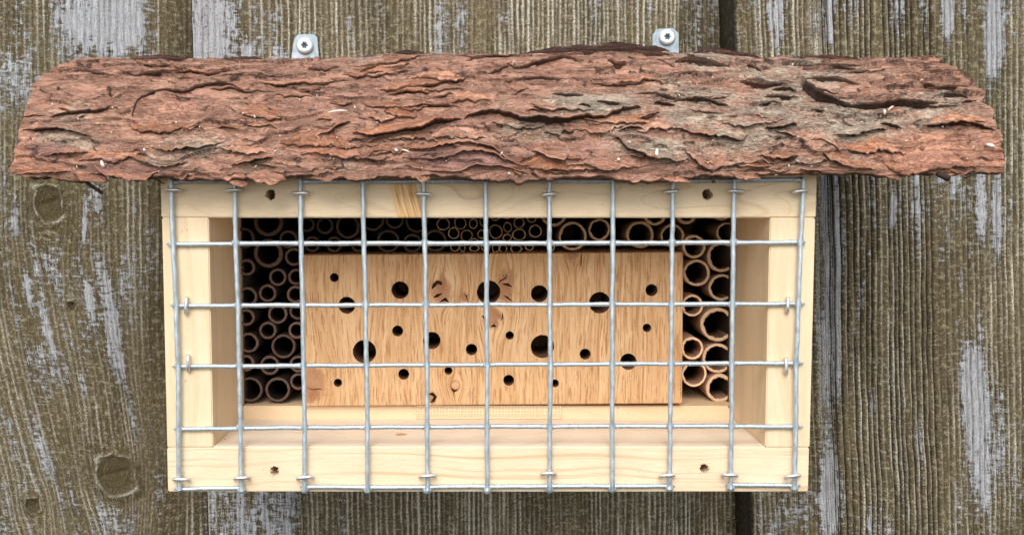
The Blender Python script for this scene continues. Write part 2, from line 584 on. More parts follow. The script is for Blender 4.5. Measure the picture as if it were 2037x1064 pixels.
    me = mesh_np(name, V, grid_quads(nr, nc, True)[:, ::-1])
    GP = pad(G)
    GP[:, 0] -= 27.0
    attr_v(me, 'st', np.stack([GP / 1000, pad(TT) / 1000, pad(G) * 0], -1))
    for nm, A in (('ridge', RI), ('silver', SV), ('groove', GR), ('knot', KN)):
        B = np.clip(pad(A), 0, 2)
        if nm in ('groove', 'silver'):
            B[:, 0] = 0.1
        attr_f(me, nm, B)
    return link(name, me, M['fence'], root, smooth=True)


fence = tag(empty('wooden_fence', (0.0, FENCE_Y + 0.01, 0.0)),
            'weathered brown fence of overlapping upright boards with flaking silver patches behind the insect house', 'fence')
fence_board('board', fence, (-640, 0), (-600, 1064), 0.303, 11, (2.4, 4.4, 0.7), [
    (205, 40, 85, 75, 0.75), (40, 440, 14, 60, 0.5), (50, 560, 12, 60, 0.45), (75, 640, 9, 60, 0.5), (165, 450, 9, 50, 0.5),
    (168, 590, 8, 45, 0.5), (95, 520, 8, 40, 0.4), (205, 600, 18, 90, 0.42), (212, 720, 22, 90, 0.5), (238, 835, 18, 60, 0.55), (190, 400, 16, 40, 0.5),
    (275, 410, 10, 30, 0.5), (10, 880, 14, 70, 0.6), (125, 770, 12, 35, 0.6), (322, 640, 6, 50, 0.4), (148, 680, 8, 40, 0.3), (15, 340, 10, 50, 0.25), (335, 60, 16, 140, -0.9), (332, 700, 14, 400, -0.4)],
    [(97, 402, 30, 36, 1.9), (230, 940, 42, 40, 2.2), (66, 1002, 17, 15, 2.0), (143, 606, 9, 9, 2.5)], 0.14, 0.3, lean=((190, 450), (320, 1064), 34.0))
fence_board('board', fence, (374, 0), (408, 1064), 0.312, 23, (2.3, 3.9, 1.0), [
    (440, 30, 22, 70, 0.3), (540, 1040, 50, 60, 0.12), (700, 60, 12, 50, 0.5), (880, 40, 20, 80, 0.4), (920, 40, 14, 60, 0.4),
    (1000, 30, 20, 70, 0.3), (1280, 30, 20, 60, 0.3), (680, 1040, 14, 60, 0.3)],
    [], 0.02, 0.35, zones=((118, 230, 1.7, 3.0, 0.95),), stripe=(2, 51, 0.50))
fence_board('board', fence, (1462, 0), (1497, 1064), 0.292, 37, (2.6, 3.9, 0.8), [
    (1652, 20, 11, 70, 0.75), (1548, 40, 9, 60, 0.5), (1530, 20, 6, 40, 0.4), (1650, 420, 24, 160, 0.55), (1655, 600, 22, 160, 0.55), (1655, 800, 24, 180, 0.6), (1650, 980, 26, 140, 0.6),
    (1975, 95, 20, 85, 0.95), (1882, 40, 11, 45, 0.8), (1790, 30, 12, 60, 0.55), (1918, 30, 6, 50, 0.5), (1955, 420, 12, 110, 0.6), (1985, 430, 12, 120, 0.5),
    (1935, 760, 34, 160, 0.5), (1960, 900, 30, 140, 0.4), (1775, 420, 6, 40, 0.5), (1710, 600, 7, 40, 0.5), (1915, 560, 7, 45, 0.6), (1830, 880, 8, 60, 0.45),
    (1900, 360, 8, 40, 0.5), (1740, 800, 10, 30, 0.4), (1775, 640, 8, 40, 0.3)],
    [], 0.07, 1.7, groove_zone=(45, 105, 0.6), zones=((0, 36, 2.4, 3.4, 0.9), (36, 47, 0.9, 1.7, 1.0)))

# ------------------------------------------------------------------ the box
avg = lambda *v: sum(v) / len(v)
XL = avg(P(320, 433).x, P(336, 976).x)
XR = avg(P(1620, 433).x, P(1611, 972).x)
ZB = avg(P(340, 979).z, P(1610, 976).z)
ZT = P(970, 344).z
xl = avg(P(413, 440).x, P(426, 885).x)
xr = avg(P(1533, 440).x, P(1521, 885).x)
zt = P(970, 433).z
zb = P(970, 890).z
BOX_D = 0.1205
root_x = (XL + XR) / 2
hotel = tag(empty('insect_hotel', ((XL + XR) / 2, BOX_D / 2, ZB)),
            'pale softwood insect hotel box with rough bark roof and galvanised wire mesh stapled in front', 'insect hotel')


def boolean(me, cutters):
    """cut a list of bmeshes out of a mesh, one solid at a time"""
    o = bpy.data.objects.new('cut', me)
    COL.objects.link(o)
    tmp = []
    for bm in cutters:
        bmesh.ops.recalc_face_normals(bm, faces=bm.faces)
        m2 = bpy.data.meshes.new('cutter')
        bm.to_mesh(m2)
        bm.free()
        c = bpy.data.objects.new('cutter', m2)
        COL.objects.link(c)
        md = o.modifiers.new('b', 'BOOLEAN')
        md.operation = 'DIFFERENCE'
        md.solver = 'EXACT'
        md.object = c
        tmp.append(c)
    dg = bpy.context.evaluated_depsgraph_get()
    dg.update()
    out = bpy.data.meshes.new_from_object(o.evaluated_get(dg))
    for c in tmp + [o]:
        bpy.data.objects.remove(c)
    return out


def rod_bm(c, r, y0, y1, seg=28, jag=0.0, sx=1.0, sz=1.0, taper=1.0):
    """solid rod along Y round centre c"""
    bm = bmesh.new()
    rs = [1 + jag * (random.random() - 0.5) for _ in range(seg)]
    rings = []
    for y, t in ((y0, 1.0), (y1, taper)):
        rings.append([bm.verts.new((c.x + math.cos(2 * math.pi * i / seg) * r * rs[i] * sx * t, y, c.z + math.sin(2 * math.pi * i / seg) * r * rs[i] * sz * t)) for i in range(seg)])
    for i in range(seg):
        j = (i + 1) % seg
        bm.faces.new((rings[0][i], rings[0][j], rings[1][j], rings[1][i]))
    bm.faces.new(rings[0][::-1])
    bm.faces.new(rings[1])
    return bm


def frame_board(name, x0, x1, z0, z1, mat, holes=(), y1=BOX_D):
    me = bm_mesh(name, box_bm(x0, x1, 0.0, y1, z0, z1, 0.00045, 2))
    if holes:
        me = boolean(me, [rod_bm(P(px, py), r * PXM(), -0.003, 0.022, 22, 0.28) for px, py, r in holes])
    return link(name, me, None if me.materials else M[mat], hotel)


G0 = 0.00006     # hairline joint between the boards
M['pine_top'] = pine('pine_top_rail', (0.77, 0.615, 0.415), (0.50, 0.32, 0.165), 'x', 0.9, 210.0, 2.2, patch=True)
frame_board('top_board', XL - 0.0002, XR + 0.0002, zt, ZT, 'pine_top', [(538, 387, 10.5), (1407, 387, 11)])
frame_board('bottom_board', XL - 0.0001, XR - 0.0002, ZB, zb, 'pine_x', [(546, 936, 9.5), (1401, 932, 9.5)])
frame_board('side_board', XL, xl, zb + G0, zt - G0, 'pine_z')
frame_board('side_board', xr, XR, zb + G0, zt - G0, 'pine_z')
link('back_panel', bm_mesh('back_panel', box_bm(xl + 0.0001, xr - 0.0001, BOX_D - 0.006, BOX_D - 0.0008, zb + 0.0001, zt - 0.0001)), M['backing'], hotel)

yl = 0.0525  # dark sheets added on the recess walls, standing in for shade between the tubes
link('added_shade_lining', bm_mesh('added_shade_lining', box_bm(xl + 0.0001, xl + 0.0006, yl, BOX_D - 0.0065, zb + 0.0072, zt - 0.0007)), M['backing'], hotel)
link('added_shade_lining', bm_mesh('added_shade_lining', box_bm(xr - 0.0006, xr - 0.0001, yl + 0.006, BOX_D - 0.0065, zb + 0.0072, zt - 0.0007)), M['backing'], hotel)
link('added_shade_lining', bm_mesh('added_shade_lining', box_bm(xl + 0.0001, xr - 0.0001, yl, BOX_D - 0.0065, zt - 0.0006, zt - 0.0001)), M['backing'], hotel)

# splinters torn up round the four screw holes
spl = MB()
for (px, py, r) in ((538, 387, 10.5), (1407, 387, 11), (546, 936, 9.5), (1401, 932, 9.5)):
    for i in range(6):
        an = random.uniform(0, 2 * math.pi)
        c = P(px + math.cos(an) * r * 1.0, py + math.sin(an) * r * 1.0)
        ln = random.uniform(0.0005, 0.0014)
        d = Vector((random.uniform(-1, 1), random.uniform(-0.8, 0.3), random.uniform(-0.5, 0.5))).normalized() * ln
        vs, qs = sweep([c + Vector((0, 0.0006, 0)), c + d * 0.5 + Vector((0, -0.0002, 0)), c + d], [0.00035, 0.00025, 0.00005], 5)
        spl.add(vs, qs)
tag(link('splinter', spl.mesh('splinter'), M['pine_x'], hotel), kind='stuff')

# the strip the block and tubes stand on
STRIP_Y = 0.049
z_strip = P(970, 807, STRIP_Y).z
link('inner_strip', bm_mesh('inner_strip', box_bm(xl + 0.0002, xr - 0.0002, STRIP_Y, BOX_D - 0.007, zb + 0.0001, z_strip, 0.0004, 2)), M['pine_strip'], hotel)

link('added_floor_sheet', bm_mesh('added_floor_sheet', box_bm(xl + 0.0001, xr - 0.0001, 0.0003, STRIP_Y - 0.0001, zb - 0.0001, zb + 0.0005)), M['pine_floor_brightened'], hotel)  # thin sheet added over the bottom board to brighten the floor

# small dark knots in the box wood
kk = NT('dark_knot')
kn = kk.noise(kk.obj(), 900.0, 3.0)
M['knot'] = kk.done(kk.mix(kn, (0.16, 0.07, 0.035), (0.36, 0.19, 0.10)), 0.7, kk.bump(kn, 0.0003, 0.6))
kk = NT('pale_knot')
kn = kk.noise(kk.obj(), 900.0, 3.0)
M['knot_pale'] = kk.done(kk.mix(kn, (0.50, 0.27, 0.14), (0.62, 0.38, 0.22)), 0.7, kk.bump(kn, 0.0003, 0.6))


def disc(name, c, rx, rz, ydepth, mat, parent, seg=20, jag=0.1, normal='y'):
    bm = bmesh.new()
    top, bot = [], []
    for i in range(seg):
        an = 2 * math.pi * i / seg
        q = 1 + jag * (random.random() - 0.5)
        dx, dz = math.cos(an) * rx * q, math.sin(an) * rz * q
        if normal == 'y':
            top.append(bm.verts.new((c.x + dx, c.y, c.z + dz)))
            bot.append(bm.verts.new((c.x + dx, c.y + ydepth, c.z + dz)))
        else:
            top.append(bm.verts.new((c.x + dx, c.y + dz, c.z)))
            bot.append(bm.verts.new((c.x + dx, c.y + dz, c.z - ydepth)))
    bm.faces.new(top)
    bm.faces.new(bot[::-1])
    for i in range(seg):
        j = (i + 1) % seg
        bm.faces.new((top[i], top[j], bot[j], bot[i]))
    return link(name, bm_mesh(name, bm), M[mat], parent)


kd = (zb - CAM_Z)
fy = lambda py: (zb - CAM_Z) / ((P(970, py, 0).z - CAM_Z) / DIST) - DIST   # floor depth under pixel row py
for px, py, rx in ((798, 866, 12), (447, 875, 2.5), (493, 889, 1.5)):
    Y = fy(py)
    c = P(px, py, Y)
    c.z = zb + 0.00055
    disc('knot', c, rx * PXM(Y), rx * PXM(Y) * 0.8, 0.0005, 'knot_pale' if rx > 5 else 'knot', hotel, normal='z')
disc('knot', P(1451, 809, STRIP_Y - 0.0001), 0.0006, 0.0006, 0.0005, 'knot', hotel)

# strip of woven tape along the front of the strip
tp = MB()
yt = STRIP_Y - 0.00035
for i in range(47):
    px = 830 + i * 6.2 + random.uniform(-0.8, 0.8)
    vs, qs = sweep([P(px, 806, yt), P(px + random.uniform(-0.6, 0.6), 819, yt - 0.0001), P(px + random.uniform(-0.8, 0.8), 832, yt)], 0.00017, 5)
    tp.add(vs, qs)
for py, r in ((807, 0.00011), (815, 0.00012), (822, 0.0001), (831, 0.00016)):
    vs, qs = sweep([P(828 + 290 * j / 30, py + random.uniform(-0.6, 0.6), yt - 0.0001) for j in range(31)], r, 5)
    tp.add(vs, qs)
kk = NT('tape_thread')
M['thread'] = kk.done((0.90, 0.80, 0.60), 0.5)
kk = NT('tape_film')
kn = kk.noise(kk.obj(), 700.0, 3.0)
M['film'] = kk.done(kk.mix(kn, (0.62, 0.44, 0.26), (0.70, 0.52, 0.32)), 0.4)
a, b = P(828, 806, STRIP_Y), P(1118, 833, STRIP_Y)
tape = link('woven_tape', bm_mesh('woven_tape', box_bm(a.x, b.x, STRIP_Y - 0.0003, STRIP_Y - 0.00001, b.z, a.z)), M['film'], hotel)
tag(link('thread', tp.mesh('thread'), M['thread'], tape, True), kind='stuff')

# ------------------------------------------------------------------ wire mesh
WR = 0.00096
YH, YV = -0.0011, -0.0027
VW = [[(340, 352), (344, 485), (350, 607), (354, 728), (355, 852), (356, 972)],
      [(466, 352), (469, 484), (473, 607), (476, 727), (478, 850), (480, 974)],
      [(597, 352), (599, 484), (602, 606), (604, 726), (606, 849), (606, 974)],
      [(721, 352), (724, 484), (727, 606), (729, 725), (731, 849), (731, 975)],
      [(842, 352), (845, 484), (847, 606), (849, 725), (850, 849), (850, 974)],
      [(966, 352), (967, 484), (968, 606), (969, 725), (969, 848), (969, 974)],
      [(1093, 352), (1093, 483), (1094, 605), (1095, 724), (1094, 848), (1093, 973)],
      [(1220, 352), (1219, 483), (1218, 605), (1218, 724), (1218, 847), (1218, 973)],
      [(1339, 352), (1337, 482), (1336, 605), (1335, 723), (1333, 847), (1332, 971)],
      [(1460, 352), (1459, 482), (1457, 605), (1456, 723), (1455, 847), (1454, 970)],
      [(1598, 352), (1593, 482), (1588, 604), (1584, 722), (1583, 847), (1581, 970)]]
HW = [[(332, 486), (600, 484), (969, 484), (1338, 483), (1602, 482)],
      [(340, 608), (602, 607), (969, 606), (1336, 605), (1601, 604)],
      [(343, 729), (604, 727), (969, 725), (1335, 723), (1598, 722)],
      [(346, 853), (606, 850), (969, 848), (1333, 847), (1597, 848)],
      [(346, 972), (487, 970)], [(597, 967), (731, 969), (969, 967), (1218, 966), (1342, 966)], [(1444, 963), (1592, 965)],
      [(338, 363), (400, 361), (470, 363)], [(595, 362), (850, 361), (1090, 361), (1340, 360), (1600, 358)]]
screen = link('wire_mesh', bpy.data.meshes.new('wire_mesh'), None, hotel)   # replaced below by the weld beads
welds = MB()


def wire(name, pts, Y, knots_at, vertical, point_ends):
    wp = [P(px, py, Y) for px, py in pts]
    out, rad = [], []
    for i in range(len(wp) - 1):
        L = (wp[i + 1] - wp[i]).length
        n = max(4, int(L / 0.0016))
        for j in range(n + (1 if i == len(wp) - 2 else 0)):
            out.append(wp[i].lerp(wp[i + 1], j / n))
    ph, ph2 = random.uniform(0, 9), random.uniform(0, 9)
    for i, p in enumerate(out):
        q = (p.z if vertical else p.x)
        wob = 0.00007 * math.sin(q * 140 + ph) + 0.00004 * math.sin(q * 420 + ph2)
        p.x += wob if vertical else 0
        p.z += 0 if vertical else wob
        r = WR * (1 + 0.05 * math.sin(q * 900 + ph) + random.uniform(-0.035, 0.035))
        for kx in knots_at:
            d = abs(q - kx)
            r *= 1 + 0.20 * math.exp(-(d / 0.0015) ** 2)
            p.y += (0.0004 if vertical else -0.00025) * math.exp(-(d / 0.003) ** 2)
        rad.append(r)
    if point_ends:
        for e in (0, 1, 2):
            rad[e] *= 0.30 + 0.27 * e
            rad[-1 - e] *= 0.30 + 0.27 * e
    vs, qs = sweep(out, rad, 12)
    m = MB()
    m.add(vs, qs)
    return link(name, m.mesh(name), M['zinc'], screen, True)


xs_v = [avg(*[P(px, py).x for px, py in w]) for w in VW]
for w in VW:
    wire('vertical_wire', w + [(w[-1][0], w[-1][1] + 2)], YV, [P(px, py).z for px, py in w[1:]], True, False)
for i, w in enumerate(HW):
    wire('horizontal_wire', w, YH, xs_v, False, i < 7)
# zinc beads where the wires are welded
for i, w in enumerate(VW):
    for j, (px, py) in enumerate(w[1:]):
        if j == 4 and i in (): continue
        c = P(px, py + random.uniform(-1, 1), (YH + YV) / 2 - 0.0001)
        bm = bmesh.new()
        bmesh.ops.create_uvsphere(bm, u_segments=12, v_segments=8, radius=1.0)
        rr = [random.uniform(0.9, 1.12) * q_ for q_ in (0.00168, 0.00085, 0.0016)]
        vs = [(c.x + v.co.x * rr[0], c.y + v.co.y * rr[1], c.z + v.co.z * rr[2]) for v in bm.verts]
        welds.add(vs, [[v.index for v in f.verts] for f in bm.faces])
        bm.free()
wm = welds.mesh('weld_bead')
tag(link('weld_bead', wm, M['zinc'], screen, True), kind='stuff')


def staple(px, py, ang, horizontal=True):
    m = MB()
    half = 14.0 if horizontal else 15.0
    half *= random.uniform(0.92, 1.05)
    ca, sa = math.cos(ang), math.sin(ang)
    Yc = (-0.0043 if horizontal else -0.0026)
    pp = []
    for t, y in ((-1, 0.002), (-1, Yc * 0.5), (-0.96, Yc * 0.85), (-0.85, Yc), (-0.3, Yc - 0.0002), (0.3, Yc - 0.0002), (0.85, Yc), (0.96, Yc * 0.85), (1, Yc * 0.5), (1, 0.002)):
        dx, dz = (half * t * ca, half * t * sa) if horizontal else (half * t * sa * 0.5, half * t)
        pp.append(P(px + dx, py + dz, y))
    vs, qs = sweep(pp, 0.00074, 8)
    m.add(vs, qs)
    link('staple', m.mesh('staple'), M['staple'], hotel, True)


for px, py in ((345, 378), (464, 378), (597, 384), (843, 386), (1093, 386), (1335, 381), (1464, 380), (1592, 380)):
    staple(px, py, random.uniform(-0.12, 0.08))
for px, py in ((360, 953), (480, 950), (606, 949), (850, 946), (1091, 941), (1327, 945), (1452, 944), (1577, 946)):
    staple(px, py, random.uniform(-0.14, 0.04))
for px, py in ((370, 607), (374, 722), (1567, 606), (1564, 727)):
    staple(px, py, random.uniform(-0.3, 0.3), False)

# ------------------------------------------------------------------ drilled block
BLK_Y = 0.0455
BL, BR_ = P(601, 808, BLK_Y), P(1357, 802, BLK_Y)
BTL = P(601, 508, BLK_Y)
ang = math.atan2(BR_.z - BL.z, BR_.x - BL.x)
bw, bh, bd = (BR_ - BL).length, (BTL - BL).length, 0.040
blk_root_loc = Vector(((BL.x + BR_.x) / 2, BLK_Y + bd / 2, (BL.z + BR_.z) / 2))
HOLES = [(665, 552, 8.8), (690, 607, 17), (796, 577, 17.5), (725, 699, 23.5), (791, 658, 11), (672, 761, 8.3), (803, 744, 11), (859, 677, 17.5), (938, 695, 11.5), (892, 737, 8),
         (972, 581, 23.5), (1014, 667, 8.5), (1073, 584, 17), (1079, 689, 23.5), (1012, 756, 11), (1104, 762, 8), (1164, 704, 11), (1193, 602, 21.5), (1250, 719, 16.5), (1296, 577, 12), (1287, 652, 8.5)]
KNOTS = [(878, 578, 20, 26), (1005, 570, 16, 36), (978, 632, 18, 22), (925, 590, 8, 10), (905, 767, 11, 11), (858, 790, 11, 12), (621, 765, 27, 36), (1140, 505, 12, 12)]


def block_material():
    k = NT('drilled_oak')
    x, y, z = k.sep(k.obj())
    gx = x
    km = 0.0
    kmn = k.noise(k.obj(), 330.0, 4.0, 0.65, 0.8)
    for (px, py, rx, ry) in KNOTS:
        c = P(px, py, BLK_Y) - blk_root_loc
        dx, dz = k.math('SUBTRACT', x, c.x), k.math('SUBTRACT', z, c.z)
        ax, az = rx * PXM(BLK_Y), ry * PXM(BLK_Y)
        e = k.math('ADD', k.math('POWER', k.math('DIVIDE', dx, ax * 2.0), 2.0), k.math('POWER', k.math('DIVIDE', dz, az * 2.4), 2.0))
        w = k.math('POWER', 2.718, k.math('MULTIPLY', e, -1.0))
        gx = k.math('SUBTRACT', gx, k.math('MULTIPLY', k.math('MULTIPLY', dx, w), 0.95))
        e2 = k.math('ADD', k.math('POWER', k.math('DIVIDE', dx, ax), 2.0), k.math('POWER', k.math('DIVIDE', dz, az), 2.0))
        km = k.math('MAXIMUM', km, k.rng(k.math('ADD', e2, k.math('MULTIPLY', k.math('SUBTRACT', kmn, 0.5), 1.8)), 1.5, 0.35, 0, 1, True))
    lo = k.noise(k.comb(k.math('MULTIPLY', x, 25.0), k.math('MULTIPLY', z, 30.0), 0.0), 1.0, 2.0)
    gx = k.math('ADD', gx, k.math('MULTIPLY', lo, 0.004))
    gv = lambda a, b, s=0.0: k.comb(k.math('MULTIPLY', gx, a), k.math('ADD', k.math('MULTIPLY', z, b), s), k.math('MULTIPLY', y, 60.0))
    s1 = k.noise(gv(230, 14), 1.0, 3.0, 0.55)
    s2 = k.noise(gv(760, 26, 3.0), 1.0, 4.0, 0.62, 0.12)
    s3 = k.noise(gv(1500, 95, 7.0), 1.0, 3.0, 0.58, 0.25)
    broad = k.noise(gv(60, 8), 1.0, 2.0)
    c = k.mix(k.rng(s1, 0.35, 0.65), (0.55, 0.32, 0.155), (0.67, 0.435, 0.24))
    c = k.mix(k.math('MULTIPLY', k.rng(s2, 0.50, 0.61), k.rng(broad, 0.38, 0.62, 0.25, 1.0)), c, (0.44, 0.22, 0.085))
    c = k.mix(k.math('MULTIPLY', k.rng(s3, 0.54, 0.61), 0.75), c, (0.30, 0.13, 0.042))
    fine = k.noise(k.obj(), 1400.0, 3.0)
    c = k.mix(k.rng(fine, 0.4, 0.7, 0.0, 0.25), c, (0.68, 0.47, 0.28))
    kc = k.mix(k.noise(k.obj(), 420.0, 4.0, 0.6, 1.0), (0.20, 0.072, 0.035), (0.44, 0.225, 0.115))
    c = k.mix(k.math('MULTIPLY', km, 0.8), c, kc)
    h = k.math('ADD', k.math('MULTIPLY', s2, -0.6), k.math('ADD', k.math('MULTIPLY', s3, -0.9), k.math('MULTIPLY', fine, 0.3)))
    return k.done(c, 0.75, k.bump(h, 0.0005, 0.75), spec=0.25)


M['oak'] = block_material()
blk = tag(empty('drilled_block', blk_root_loc), 'orange-brown oak block with drilled round nesting holes standing in the middle of the wooden box', 'wood block')
bm = box_bm(-bw / 2, bw / 2, 0, bd, 0, bh, 0.0004, 2)
rot = Matrix.Rotation(-ang, 4, 'Y')
bmesh.ops.transform(bm, matrix=Matrix.Translation(Vector((blk_root_loc.x, BLK_Y, blk_root_loc.z))) @ rot, verts=bm.verts)
cut = [rod_bm(P(px, py, BLK_Y), r * PXM(BLK_Y), BLK_Y - 0.004, BLK_Y + 0.034, 36, 0.03) for px, py, r in HOLES]


def crack_bm(pts, w, depth):
    """irregular wedge-shaped crevice along a pixel polyline"""
    bm = bmesh.new()
    n = len(pts)
    rows = []
    for i, (px, py) in enumerate(pts):
        q0, q1 = pts[max(i - 1, 0)], pts[min(i + 1, n - 1)]
        tx, ty = q1[0] - q0[0], q1[1] - q0[1]
        l = math.hypot(tx, ty)
        nx, ny = -ty / l, tx / l
        ww = w * (0.25 if i in (0, n - 1) else random.uniform(0.7, 1.2))
        f = [P(px + nx * ww * s, py + ny * ww * s, BLK_Y - 0.001) for s in (-1, 1)]
        b = [P(px + nx * ww * 0.4 * s, py + ny * ww * 0.4 * s, BLK_Y + depth) for s in (1, -1)]
        rows.append([bm.verts.new(v) for v in f + b])
    for r0, r1 in zip(rows, rows[1:]):
        for k_ in range(4):
            bm.faces.new((r0[k_], r0[(k_ + 1) % 4], r1[(k_ + 1) % 4], r1[k_]))
    bm.faces.new(rows[0][::-1])
    bm.faces.new(rows[-1])
    return bm


CRACKS = [([(859, 575), (864, 567), (870, 561), (877, 563), (879, 567)], 4.0), ([(862, 592), (870, 588), (880, 583)], 3.0), ([(876, 600), (886, 595), (893, 601)], 4.0),
          ([(923, 584), (928, 589), (930, 600)], 1.6), ([(928, 589), (933, 586)], 1.4), ([(990, 566), (995, 559), (1006, 553), (1008, 543)], 1.6), ([(999, 545), (1003, 552)], 2.2),
          ([(999, 565), (1010, 566), (1019, 570)], 3.0), ([(1002, 588), (1010, 592), (1020, 600)], 2.4), ([(958, 628), (964, 632), (966, 638)], 3.0),
          ([(976, 650), (983, 647), (987, 650)], 3.2), ([(999, 621), (1000, 630), (997, 637)], 1.4), ([(1156, 503), (1157, 512), (1156, 523), (1156, 532)], 1.4),
          ([(612, 772), (624, 775), (634, 773), (642, 775)], 1.4), ([(897, 772), (903, 778), (911, 775)], 2.6), ([(903, 779), (902, 786)], 1.5),
          ([(852, 784), (860, 783), (866, 789), (862, 797), (857, 800)], 4.0)]
cut += [crack_bm(p, w, 0.004) for p, w in CRACKS]
me = boolean(bm_mesh('body', bm), cut)
me.materials.clear()
body = link('body', me, M['oak'], blk)
kk = NT('drilled_bore')  # scorched bore wood, darkened further to paint in the shade of the holes
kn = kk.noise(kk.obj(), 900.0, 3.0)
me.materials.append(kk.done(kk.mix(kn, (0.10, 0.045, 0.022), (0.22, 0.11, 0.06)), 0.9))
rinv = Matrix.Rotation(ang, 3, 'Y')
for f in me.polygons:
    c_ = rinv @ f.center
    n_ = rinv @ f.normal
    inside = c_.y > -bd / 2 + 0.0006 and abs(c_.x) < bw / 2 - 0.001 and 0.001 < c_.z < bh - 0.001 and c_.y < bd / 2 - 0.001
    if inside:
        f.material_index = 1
for px, py, rx, rz in ((906, 766, 7.5, 7.5),):
    disc('wood_plug', P(px, py, BLK_Y - 0.0006), rx * PXM(BLK_Y), rz * PXM(BLK_Y), 0.004, 'knot_pale', blk, jag=0.16)

# ------------------------------------------------------------------ nesting tubes
def tube(name, px, py, r, Y, wall, mat, length, rag=0.04, sx=1.0, sz=1.0, seg=36, odd=0.0, tilt=0.0):
    c = P(px, py, Y)
    m = PXM(Y)
    R0 = r * m
    seed = random.random() * 100
    vs = []
    rings = ((R0 * 0.985, 0.0003, 0.3), (R0, 0.0007, 0), (R0, length, 0), (R0 - wall, length, 0), (R0 - wall, 0.0014, rag * 0.4), (R0 - wall, 0.0002, rag), (R0 - wall * 0.45, 0.0, 0.2))
    for (rr, yy, jg) in rings:
        for i in range(seg):
            a_ = 2 * math.pi * i / seg
            o_ = 1 + odd * (math.sin(2 * a_ + seed) * 0.6 + math.sin(3 * a_ + seed * 2) * 0.4)
            q = rr * o_ + (random.uniform(-1, 0.3) * wall * jg if jg else 0)
            vs.append((c.x + math.cos(a_) * q * sx, c.y + yy + (random.uniform(0, 1) * 0.0004 if yy < 0.001 else 0) + tilt * math.sin(a_) * R0 * (yy < 0.002), c.z + math.sin(a_) * q * sz))
    n = len(rings)
    qs = []
    for k_ in range(n):
        k2 = (k_ + 1) % n
        for i in range(seg):
            j = (i + 1) % seg
            qs.append((k_ * seg + i, k2 * seg + i, k2 * seg + j, k_ * seg + j))
    me = mesh_np(name, np.array(vs), np.array(qs))
    o = link(name, me, M[mat], None, True, origin=c)
    me.materials.append(M[mat + '_wall'])  # sides darker than the rim, painting in shade between the tubes
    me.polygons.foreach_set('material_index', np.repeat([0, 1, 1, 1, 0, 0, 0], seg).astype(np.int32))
    return o


Y_L, Y_T, Y_R = 0.0505, 0.0585, 0.0585
LEN_L, LEN_T = BOX_D - 0.007 - Y_L, BOX_D - 0.007 - Y_T
LEFT = [
    (533, 442, 29.5, 'sooty', 'widest very dark reed tube high in the top left corner, cut off by the frame'),
    (485, 474, 21, 'sooty', 'very dark reed tube in the upper left corner above the top wire, by the side'),
    (573, 476, 18.5, 'sooty', 'very dark small reed tube behind the top wire, left of the third upright wire'),
    (533, 504, 29.5, 'dark', 'wide dark brown reed tube just under the top wire in the left stack'),
    (584, 511, 18.5, 'dark', 'dark brown reed tube right of the wide one below the top wire, by the block'),
    (490, 532, 17, 'dark', 'small dark brown reed tube left below the wide one, against the left side board'),
    (552, 551.5, 18, 'dark', 'small dark brown reed tube with full ring, lone in the gap below the wide one'),
    (589, 551, 17, 'dark', 'dark brown reed tube half behind the third upright wire, level with the lone ring'),
    (531.5, 583.5, 18, 'dark', 'dark brown reed tube with chipped rim in mid stack above the second wire down'),
    (492, 590, 19.5, 'dark', 'dark brown reed tube at the left wall just above the second wire down'),
    (587.5, 586, 18, 'dark', 'dark brown reed tube beside the oak block just above the second wire down'),
    (489, 631.7, 17.4, 'dark', 'dark brown reed tube at the left wall just below the second wire down'),
    (551.6, 625, 20, 'dark', 'dark brown reed tube in mid stack cut by the second wire down'),
    (592.5, 619.5, 18, 'dark', 'dark brown reed tube beside the oak block just below the second wire down'),
    (532, 657.5, 18, 'dark', 'small dark brown reed tube with full ring halfway between the two middle wires'),
    (590, 657.5, 17.5, 'dark', 'dark brown reed tube against the oak block halfway between the two middle wires'),
    (494, 682, 20.5, 'dark', 'medium dark brown reed tube at the left wall above the third wire down'),
    (563.4, 689, 25, 'dark', 'wide dark brown reed tube in the left stack just above the third wire down'),
    (489, 722.7, 17, 'dark', 'dark brown reed tube at the left wall crossed by the third wire down'),
    (535.7, 727, 20, 'dark', 'dark brown reed tube crossed by the third wire down, above the bottom pair'),
    (592.6, 724.5, 17.5, 'dark', 'dark brown reed tube beside the oak block crossed by the third wire down'),
    (497, 775, 25.5, 'dark', 'wide dark brown reed tube at the bottom left corner of the box'),
    (551.7, 775.4, 25.5, 'dark', 'wide dark brown reed tube on the wooden strip, right one of the bottom pair'),
    (593, 759, 17.4, 'dark', 'small dark brown reed tube wedged between the bottom pair and the oak block'),
]
for px, py, r, kind, lab in LEFT:
    o = tube('reed_tube', px, py, r * 0.985, Y_L + random.uniform(-0.001, 0.002), (0.00108 if r < 28 else 0.0016), 'tube_' + kind, LEN_L, 0.25, odd=0.012)
    tag(o, lab, 'tube', 'dark reed tubes stacked at the left of the block')
